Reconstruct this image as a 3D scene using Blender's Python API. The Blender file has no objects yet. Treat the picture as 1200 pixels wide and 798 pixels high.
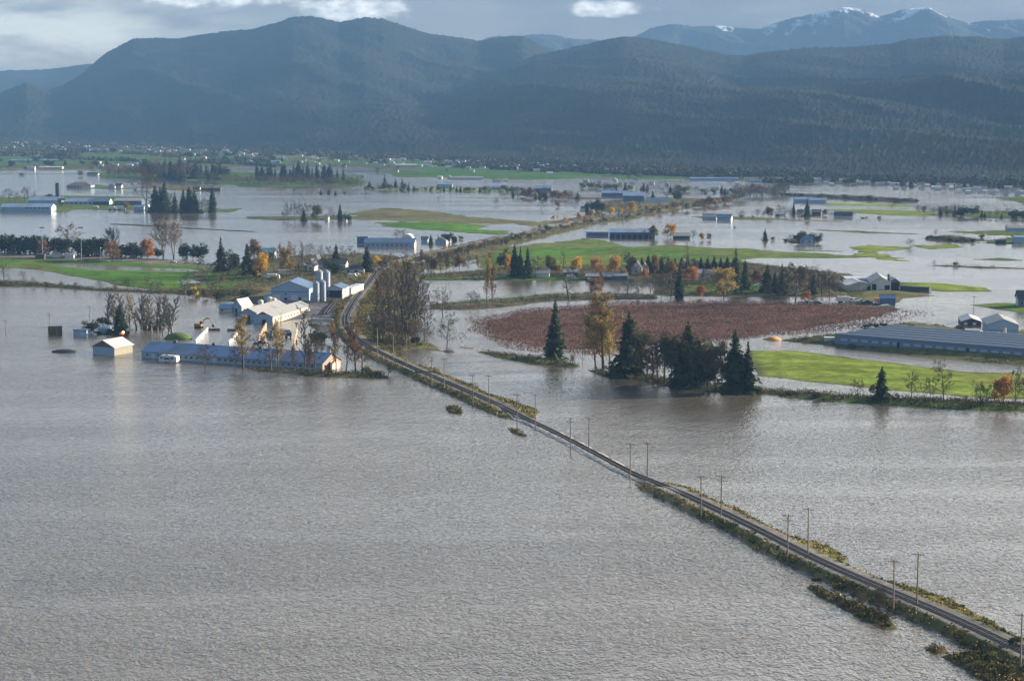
import bpy, math, random
import numpy as np
from mathutils import Vector

# ------------------------------------------------------------------ camera
scene = bpy.context.scene
W0, H0, FPX, HORIZON, CAM_H = 1200.0, 798.0, 2400.0, 130.0, 100.0
PITCH = math.atan((H0 / 2 - HORIZON) / FPX)
cam_data = bpy.data.cameras.new("camera")
cam = bpy.data.objects.new("camera", cam_data)
scene.collection.objects.link(cam)
cam.location = (0, 0, CAM_H)
cam.rotation_euler = (math.pi / 2 - PITCH, 0, 0)
cam_data.sensor_width = 36.0
cam_data.lens = 36.0 * FPX / W0
cam_data.clip_start = 1.0
cam_data.clip_end = 60000.0
scene.camera = cam

# ------------------------------------------------------------------ sky and sun
SUN_EL = math.radians(17.5)
SUN_AZ = math.radians(72.0)          # clockwise from +Y (view direction) towards +X
world = bpy.data.worlds.new("World")
scene.world = world
world.use_nodes = True
wn, wl = world.node_tree.nodes, world.node_tree.links
wn.clear()
w_out = wn.new("ShaderNodeOutputWorld")
w_bg = wn.new("ShaderNodeBackground")
w_bg.inputs["Strength"].default_value = 0.075
w_sky = wn.new("ShaderNodeTexSky")
w_sky.sky_type = 'NISHITA'
w_sky.sun_disc = False
w_sky.sun_elevation = SUN_EL
w_sky.sun_rotation = SUN_AZ
w_sky.altitude = 100
w_sky.air_density = 1.0
w_sky.dust_density = 1.2
w_sky.ozone_density = 1.5


def wmath(op, a, b=None, c=None):
    n = wn.new("ShaderNodeMath")
    n.operation = op
    for i, v in enumerate((a, b, c)):
        if v is None:
            continue
        if isinstance(v, (int, float)):
            n.inputs[i].default_value = v
        else:
            wl.new(v, n.inputs[i])
    return n.outputs[0]


def wsmooth(v, lo, hi):
    n = wn.new("ShaderNodeMapRange")
    n.interpolation_type = 'SMOOTHSTEP'
    wl.new(v, n.inputs[0])
    n.inputs[1].default_value = lo
    n.inputs[2].default_value = hi
    return n.outputs[0]


def wmix(f, a, b):
    n = wn.new("ShaderNodeMix")
    n.data_type = 'RGBA'
    if isinstance(f, (int, float)):
        n.inputs[0].default_value = f
    else:
        wl.new(f, n.inputs[0])
    for i, v in ((6, a), (7, b)):
        if isinstance(v, tuple):
            n.inputs[i].default_value = (*v, 1)
        else:
            wl.new(v, n.inputs[i])
    return n.outputs[2]


def wnoise(u, v, su, sv, detail=5, seed=0.0):
    c = wn.new("ShaderNodeCombineXYZ")
    wl.new(wmath('MULTIPLY', u, su), c.inputs[0])
    wl.new(wmath('MULTIPLY', v, sv), c.inputs[1])
    c.inputs[2].default_value = seed
    n = wn.new("ShaderNodeTexNoise")
    n.inputs["Scale"].default_value = 1.0
    n.inputs["Detail"].default_value = detail
    n.inputs["Roughness"].default_value = 0.55
    wl.new(c.outputs[0], n.inputs["Vector"])
    return n.outputs["Fac"]


w_tc = wn.new("ShaderNodeTexCoord")
w_sep = wn.new("ShaderNodeSeparateXYZ")
wl.new(w_tc.outputs["Generated"], w_sep.inputs[0])
w_az = wmath('ARCTAN2', w_sep.outputs[0], w_sep.outputs[1])
w_el = wmath('ARCSINE', w_sep.outputs[2])
# broken grey deck over the whole sky, thinner towards the zenith
deck_n = wnoise(w_az, w_el, 3.0, 9.0, 6, 3.0)
deck = wsmooth(deck_n, 0.22, 0.50)
deck_n2 = wnoise(w_az, w_el, 7.0, 40.0, 6, 11.0)
deck_col = wmix(wsmooth(deck_n2, 0.38, 0.62), (1.7, 1.5, 1.3), (3.0, 2.55, 2.05))
# bright thin cloud above the skyline, stronger towards the sun, opening to darker blue overhead
sunside = wsmooth(w_az, -0.7, 1.0)
band = wmix(sunside, (2.7, 2.9, 3.3), (20.0, 19.3, 18.0))
front = wsmooth(wmath('COSINE', wmath('SUBTRACT', w_az, 0.45)), 0.15, 0.80)
band = wmix(front, (1.9, 2.3, 3.0), band)
deck_col = wmix(wsmooth(w_el, 0.052, 0.080), deck_col, band)
deck_col = wmix(wsmooth(w_el, 0.14, 0.43), deck_col, (1.15, 1.5, 2.15))
sky_c = wmix(wmath('MULTIPLY', deck, 0.92), w_sky.outputs[0], deck_col)


def blob(az, el, sa, se):
    a = wmath('DIVIDE', wmath('SUBTRACT', w_az, az), sa)
    e = wmath('DIVIDE', wmath('SUBTRACT', w_el, el), se)
    q = wmath('ADD', wmath('MULTIPLY', a, a), wmath('MULTIPLY', e, e))
    return wmath('POWER', 2.718, wmath('MULTIPLY', q, -1.0))


# pale break in the clouds low on the left
brk = wmath('MULTIPLY', blob(-0.225, 0.038, 0.070, 0.016),
            wsmooth(wnoise(w_az, w_el, 22.0, 90.0, 4, 7.0), 0.25, 0.65))
sky_c = wmix(wmath('MINIMUM', wmath('MULTIPLY', brk, 1.3), 1.0), sky_c, (7.6, 7.2, 5.8))
# sunlit cumulus heads above the ridge
mask = wmath('ADD', blob(-0.076, 0.0500, 0.034, 0.0105), blob(0.045, 0.0485, 0.024, 0.0058))
mask = wmath('ADD', mask, blob(-0.150, 0.0535, 0.036, 0.0075))
cum_n = wnoise(w_az, w_el, 62.0, 120.0, 7, 1.7)
cum = wsmooth(wmath('ADD', wmath('MULTIPLY', mask, 0.66), wmath('MULTIPLY', cum_n, 0.95)), 0.78, 1.06)
cum_s = wsmooth(wnoise(w_az, w_el, 120.0, 240.0, 5, 5.0), 0.3, 0.7)
sky_c = wmix(cum, sky_c, wmix(cum_s, (5.4, 5.3, 5.0), (11.5, 11.0, 9.8)))
wl.new(sky_c, w_bg.inputs["Color"])
wl.new(w_bg.outputs[0], w_out.inputs["Surface"])

sun_data = bpy.data.lights.new("sun", 'SUN')
sun_data.energy = 5.0
sun_data.angle = math.radians(0.5)
sun_data.color = (1.0, 0.87, 0.69)
sun = bpy.data.objects.new("sun", sun_data)
scene.collection.objects.link(sun)
sun_to = Vector((math.sin(SUN_AZ) * math.cos(SUN_EL), math.cos(SUN_AZ) * math.cos(SUN_EL), math.sin(SUN_EL)))
sun.rotation_euler = sun_to.to_track_quat('Z', 'Y').to_euler()
sun.location = sun_to * 20000

scene.view_settings.view_transform = 'Standard'
scene.view_settings.look = 'None'
scene.view_settings.exposure = 1.85
scene.view_settings.gamma = 1.0
scene.cycles.max_bounces = 6
scene.cycles.diffuse_bounces = 2
scene.cycles.glossy_bounces = 2
scene.cycles.transmission_bounces = 2
scene.cycles.volume_bounces = 1
scene.cycles.use_denoising = True
scene.cycles.use_adaptive_sampling = True
scene.cycles.adaptive_threshold = 0.01

# ------------------------------------------------------------------ helpers
_rng = np.random.default_rng(20)
random.seed(20)


def P(x, y, z=0.0):
    """Photo pixel -> point on the plane at height z."""
    u, v = (x - W0 / 2) / FPX, (H0 / 2 - y) / FPX
    cp, sp = math.cos(PITCH), math.sin(PITCH)
    d = (u, cp + v * sp, -sp + v * cp)
    t = (CAM_H - z) / -d[2]
    return Vector((d[0] * t, d[1] * t, z))


def mpp(y):
    return CAM_H / max(y - HORIZON, 1.0)


def tag(o, label=None, cat=None, group=None, kind=None):
    if label: o["label"] = label
    if cat: o["category"] = cat
    if group: o["group"] = group
    if kind: o["kind"] = kind
    return o


def link(o, parent=None):
    scene.collection.objects.link(o)
    if parent is not None:
        o.parent = parent
    return o


def empty(name, loc, rz=0.0):
    o = bpy.data.objects.new(name, None)
    o.location = loc
    o.rotation_euler = (0, 0, rz)
    o.empty_display_size = 1
    return link(o)


def mesh_obj(name, verts, faces, mats, parent=None, mat_idx=None, smooth=False):
    me = bpy.data.meshes.new(name)
    me.from_pydata([tuple(v) for v in verts], [], faces)
    for m in (mats if isinstance(mats, (list, tuple)) else [mats]):
        me.materials.append(m)
    if mat_idx is not None:
        me.polygons.foreach_set("material_index", mat_idx)
    if smooth:
        me.polygons.foreach_set("use_smooth", [True] * len(me.polygons))
    me.update()
    return link(bpy.data.objects.new(name, me), parent)


class MB:
    """Collects simple solids into one mesh."""
    def __init__(self):
        self.v, self.f, self.m = [], [], []

    def add(self, vs, fs, mi=0):
        b = len(self.v)
        self.v += [tuple(v) for v in vs]
        self.f += [tuple(i + b for i in f) for f in fs]
        self.m += [mi] * len(fs)

    def box(self, x0, y0, z0, x1, y1, z1, mi=0):
        self.add([(x0, y0, z0), (x1, y0, z0), (x1, y1, z0), (x0, y1, z0),
                  (x0, y0, z1), (x1, y0, z1), (x1, y1, z1), (x0, y1, z1)],
                 [(3, 2, 1, 0), (4, 5, 6, 7), (0, 1, 5, 4), (1, 2, 6, 5), (2, 3, 7, 6), (3, 0, 4, 7)], mi)

    def bar(self, a, b, ra, rb=None, n=6, mi=0, cap=True):
        rb = ra if rb is None else rb
        a, b = Vector(a), Vector(b)
        d = (b - a).normalized()
        s = d.orthogonal().normalized()
        t = d.cross(s)
        vs = []
        for p, r in ((a, ra), (b, rb)):
            for i in range(n):
                q = 2 * math.pi * i / n
                vs.append(p + (s * math.cos(q) + t * math.sin(q)) * r)
        fs = [(i, (i + 1) % n, n + (i + 1) % n, n + i) for i in range(n)]
        if cap:
            fs += [tuple(range(n - 1, -1, -1)), tuple(range(n, 2 * n))]
        self.add(vs, fs, mi)

    def prism(self, outline, y0, y1, mi=0):
        """outline in (x, z), extruded along y; counter-clockwise seen from -y."""
        n = len(outline)
        vs = [(x, y0, z) for x, z in outline] + [(x, y1, z) for x, z in outline]
        fs = [tuple(range(n)), tuple(range(2 * n - 1, n - 1, -1))]
        fs += [((i + 1) % n, i, n + i, n + (i + 1) % n) for i in range(n)]
        self.add(vs, fs, mi)

    def dome(self, c, r, hz, n=14, k=5, mi=0, jit=0.0):
        cx, cy, cz = c
        vs = []
        for j in range(k):
            a = math.pi / 2 * j / k
            for i in range(n):
                q = 2 * math.pi * i / n
                rr = 1 + random.uniform(-jit, jit)
                vs.append((cx + r[0] * math.cos(a) * math.cos(q) * rr, cy + r[1] * math.cos(a) * math.sin(q) * rr,
                           cz + hz * math.sin(a) * (1 + random.uniform(-jit, jit) * .6)))
        vs.append((cx, cy, cz + hz))
        fs = []
        for j in range(k - 1):
            for i in range(n):
                fs.append((j * n + i, j * n + (i + 1) % n, (j + 1) * n + (i + 1) % n, (j + 1) * n + i))
        fs += [((k - 1) * n + i, (k - 1) * n + (i + 1) % n, k * n) for i in range(n)]
        self.add(vs, fs, mi)

    def build(self, name, mats, parent=None, smooth=False):
        return mesh_obj(name, self.v, self.f, mats, parent, self.m, smooth)


_lat = {}


def vnoise(x, y, scale, seed=0):
    """Value noise in [0,1] on numpy arrays."""
    if seed not in _lat:
        _lat[seed] = np.random.default_rng(seed + 77).random((256, 256))
    L = _lat[seed]
    x, y = np.asarray(x) / scale, np.asarray(y) / scale
    xi, yi = np.floor(x).astype(int), np.floor(y).astype(int)
    fx, fy = x - xi, y - yi
    fx, fy = fx * fx * (3 - 2 * fx), fy * fy * (3 - 2 * fy)
    a, b = L[yi & 255, xi & 255], L[yi & 255, (xi + 1) & 255]
    c, d = L[(yi + 1) & 255, xi & 255], L[(yi + 1) & 255, (xi + 1) & 255]
    return (a * (1 - fx) + b * fx) * (1 - fy) + (c * (1 - fx) + d * fx) * fy


def fbm(x, y, scale, seed=0, octv=4):
    s, a, t = 0.0, 1.0, 0.0
    for o in range(octv):
        s = s + a * vnoise(x, y, scale / 2 ** o, seed + o)
        t += a
        a *= 0.5
    return s / t


# ------------------------------------------------------------------ materials
def new_mat(name):
    m = bpy.data.materials.new(name)
    m.use_nodes = True
    nt = m.node_tree
    return m, nt, nt.nodes["Principled BSDF"]


def setc(b, name, v):
    if name in b.inputs:
        b.inputs[name].default_value = v


def surf(name, col, rough=0.7, var=0.18, scale=0.6, ribs=None, metal=0.0, spec=0.4, objvar=0.0, dirt=None, coord="Object"):
    """Principled colour with blotchy variation, optional corrugation and per-object variation."""
    m, nt, b = new_mat(name)
    N, L = nt.nodes, nt.links
    tc = N.new("ShaderNodeTexCoord")
    no = N.new("ShaderNodeTexNoise")
    no.inputs["Scale"].default_value = scale
    no.inputs["Detail"].default_value = 6
    L.new(tc.outputs[coord], no.inputs["Vector"])
    mx = N.new("ShaderNodeMix")
    mx.data_type = 'RGBA'
    L.new(no.outputs["Fac"], mx.inputs[0])
    mx.inputs[6].default_value = (*[c * (1 - var) for c in col], 1)
    mx.inputs[7].default_value = (*[min(1, c * (1 + var)) for c in col], 1)
    out = mx.outputs[2]
    if dirt:
        n2 = N.new("ShaderNodeTexNoise")
        n2.inputs["Scale"].default_value = scale * 0.35
        n2.inputs["Detail"].default_value = 8
        L.new(tc.outputs[coord], n2.inputs["Vector"])
        mr = N.new("ShaderNodeMapRange")
        mr.inputs[1].default_value, mr.inputs[2].default_value = 0.48, 0.68
        L.new(n2.outputs["Fac"], mr.inputs[0])
        m2 = N.new("ShaderNodeMix")
        m2.data_type = 'RGBA'
        L.new(mr.outputs[0], m2.inputs[0])
        L.new(out, m2.inputs[6])
        m2.inputs[7].default_value = (*dirt, 1)
        out = m2.outputs[2]
    if objvar:
        oi = N.new("ShaderNodeObjectInfo")
        hs = N.new("ShaderNodeHueSaturation")
        mr = N.new("ShaderNodeMapRange")
        mr.inputs[3].default_value, mr.inputs[4].default_value = 1 - objvar, 1 + objvar
        L.new(oi.outputs["Random"], mr.inputs[0])
        L.new(mr.outputs[0], hs.inputs["Value"])
        mr2 = N.new("ShaderNodeMapRange")
        mr2.inputs[3].default_value, mr2.inputs[4].default_value = 0.5 - objvar * .06, 0.5 + objvar * .06
        L.new(oi.outputs["Random"], mr2.inputs[0])
        L.new(mr2.outputs[0], hs.inputs["Hue"])
        L.new(out, hs.inputs["Color"])
        out = hs.outputs[0]
    L.new(out, b.inputs["Base Color"])
    b.inputs["Roughness"].default_value = rough
    b.inputs["Metallic"].default_value = metal
    setc(b, "Specular IOR Level", spec)
    if ribs:
        wv = N.new("ShaderNodeTexWave")
        wv.wave_type = 'BANDS'
        wv.bands_direction = ribs[0]
        wv.inputs["Scale"].default_value = ribs[1]
        L.new(tc.outputs["Object"], wv.inputs["Vector"])
        bp = N.new("ShaderNodeBump")
        bp.inputs["Strength"].default_value = 0.35
        bp.inputs["Distance"].default_value = 0.05
        L.new(wv.outputs["Fac"], bp.inputs["Height"])
        L.new(bp.outputs[0], b.inputs["Normal"])
    return m


M = {}
M['blue_and_shaded_wall'] = surf("blue_and_shaded_cladding", (.30, .40, .50), .6, .10, .8, ('X', 3.0))  # real blue cladding, and the shade tint of white walls facing the camera
M['pale_wall'] = surf("pale_cladding", (.50, .50, .49), .6, .10, .8, ('X', 3.0), dirt=(.55, .52, .45))
M['sunlit_cream_wall'] = surf("sunlit_cream_cladding", (.40, .365, .29), .65, .10, .6, ('Y', 2.0), dirt=(.58, .50, .38))  # warm cream mostly paints low sunlight onto right-hand walls of white buildings
M['white'] = surf("white_paint", (.54, .54, .53), .45, .05, 1.0)
M['shed_side'] = surf("sunlit_shed_boards", (.27, .25, .20), .8, .12, .6, ('Y', 2.0), spec=.1)  # painted sunlit tone, darkened to shorten the wall's streak on the water
M['salmon'] = surf("sunlit_gable_boards", (.36, .23, .165), .8, .12, 1.0)  # warm tone of the low sun painted into the long shed's end walls
M['blue_roof'] = surf("blue_roof_sheet", (.19, .27, .41), .45, .10, .35, ('X', 2.5), spec=.5, dirt=(.17, .20, .25))
M['dark_blue_roof'] = surf("dark_blue_roof_sheet", (.06, .12, .22), .40, .12, .35, ('X', 2.5), spec=.5, dirt=(.08, .10, .13))
M['grey_roof'] = surf("grey_roof_sheet", (.27, .27, .27), .50, .14, .4, ('Y', 2.5), dirt=(.30, .27, .24))
M['white_roof'] = surf("white_roof_sheet", (.42, .42, .42), .45, .08, .4, ('Y', 2.5), dirt=(.58, .55, .5))
M['dark_roof'] = surf("dark_shingle_roof", (.055, .055, .06), .8, .2, 1.5)
M['brown_roof'] = surf("brown_shingle_roof", (.14, .10, .08), .8, .2, 1.5)
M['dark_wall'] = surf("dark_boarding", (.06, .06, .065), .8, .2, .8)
M['red_wall'] = surf("red_barn_boarding", (.34, .08, .06), .7, .15, .8)
M['teal_roof'] = surf("teal_roof_sheet", (.14, .30, .36), .5, .1, .5)
M['opening'] = surf("opening_shade", (.015, .015, .018), .9, .2, .5)  # near-black panels stand in for the unlit interiors behind doorways
M['glass'] = surf("window_glass", (.03, .04, .055), .12, .1, .5, spec=.6)
M['steel'] = surf("galvanised_steel", (.25, .29, .35), .5, .12, 1.2, metal=.3)
M['dark_steel'] = surf("dark_steel", (.05, .055, .065), .5, .2, .8, metal=.2)
M['concrete'] = surf("concrete", (.42, .41, .39), .85, .15, .3, dirt=(.30, .28, .25))
M['wood'] = surf("weathered_pole_wood", (.20, .165, .13), .85, .25, .6, objvar=.15)
M['plank'] = surf("raw_plank_wood", (.42, .29, .17), .8, .15, .6)
M['tyre'] = surf("tyre_rubber", (.03, .03, .03), .9, .2, 1)
M['orange_paint'] = surf("orange_paint", (.75, .20, .03), .45, .1, 1)
M['yellow_paint'] = surf("yellow_machine_paint", (.34, .22, .04), .5, .2, 1)
M['car_white'] = surf("white_car_paint", (.58, .58, .58), .3, .03, 1)
M['car_dark'] = surf("dark_car_paint", (.05, .06, .09), .3, .1, 1)
M['car_red'] = surf("red_car_paint", (.45, .05, .04), .3, .1, 1)
M['hay'] = surf("old_hay", (.13, .105, .05), .95, .35, .8)
M['sawdust'] = surf("orange_sawdust", (.58, .27, .11), .95, .3, .4)
M['tarp'] = surf("cream_tarpaulin", (.52, .48, .38), .6, .1, .5)
M['black_tarp'] = surf("black_silage_tarp", (.022, .024, .026), .55, .3, .6)
M['polytunnel'] = surf("greenhouse_film", (.045, .075, .12), .6, .10, .2, ('X', .8), spec=.6)
M['polywall'] = surf("greenhouse_side_film", (.13, .20, .29), .5, .15, .4, ('X', .8), spec=.6)
M['ballast'] = surf("track_ballast", (.105, .10, .098), .95, .35, 1.3)
M['rail'] = surf("worn_rail_steel", (.20, .17, .15), .35, .2, 1, metal=.7)
M['sleeper'] = surf("timber_sleeper", (.06, .05, .042), .9, .3, 1)
M['gravel'] = surf("pale_gravel", (.40, .37, .33), .95, .2, .8)
M['bark'] = surf("bark", (.085, .070, .056), .95, .3, 1.0, objvar=.25)
M['bark_pale'] = surf("pale_bark", (.19, .165, .135), .95, .25, 1.0, objvar=.2)


def leafmat(name, col, var=.35, objvar=.22):
    m = surf(name, col, .75, var, .45, objvar=objvar, spec=.0)
    nt = m.node_tree
    b = nt.nodes["Principled BSDF"]
    tr = nt.nodes.new("ShaderNodeBsdfTranslucent")
    mixs = nt.nodes.new("ShaderNodeMixShader")
    mixs.inputs[0].default_value = .22
    src = b.inputs["Base Color"].links[0].from_socket
    nt.links.new(src, tr.inputs["Color"])
    out = nt.nodes["Material Output"]
    nt.links.new(b.outputs[0], mixs.inputs[1])
    nt.links.new(tr.outputs[0], mixs.inputs[2])
    nt.links.new(mixs.outputs[0], out.inputs["Surface"])
    return m


M['needle'] = leafmat("conifer_needles", (.048, .064, .030))
M['evergreen'] = leafmat("dark_evergreen_leaf", (.040, .054, .026))
M['twig'] = leafmat("bare_twigs", (.140, .110, .076), .25, .25)
M['twig_dark'] = leafmat("dark_bare_twigs", (.118, .094, .070), .25, .25)
M['twig_pale'] = leafmat("pale_bare_twigs", (.23, .195, .155), .2, .2)
M['twig_red'] = leafmat("reddish_twigs", (.165, .112, .076), .25, .25)
M['leaf_gold'] = leafmat("golden_leaf", (.31, .225, .08))
M['leaf_yellow'] = leafmat("yellow_leaf", (.62, .40, .05))
M['leaf_orange'] = leafmat("orange_leaf", (.44, .22, .06))
M['leaf_rust'] = leafmat("rust_leaf", (.19, .115, .060))
M['ivy'] = leafmat("ivy_clad_twigs", (.095, .085, .046))
M['leaf_olive'] = leafmat("olive_leaf", (.13, .125, .045))
M['leaf_green'] = leafmat("green_leaf", (.07, .10, .035))
# ------------------------------------------------------------------ terrain
GREEN, DULL, YGRN, BROWN, MUD, EARTH = (.072, .145, .028), (.085, .118, .040), (.155, .205, .040), (.125, .100, .060), (.15, .13, .105), (.085, .075, .048)
FARG, FARB, GRAVEL, BERRY, BANK = (.060, .115, .035), (.085, .075, .048), (.30, .28, .25), (.105, .066, .052), (.075, .068, .036)
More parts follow.
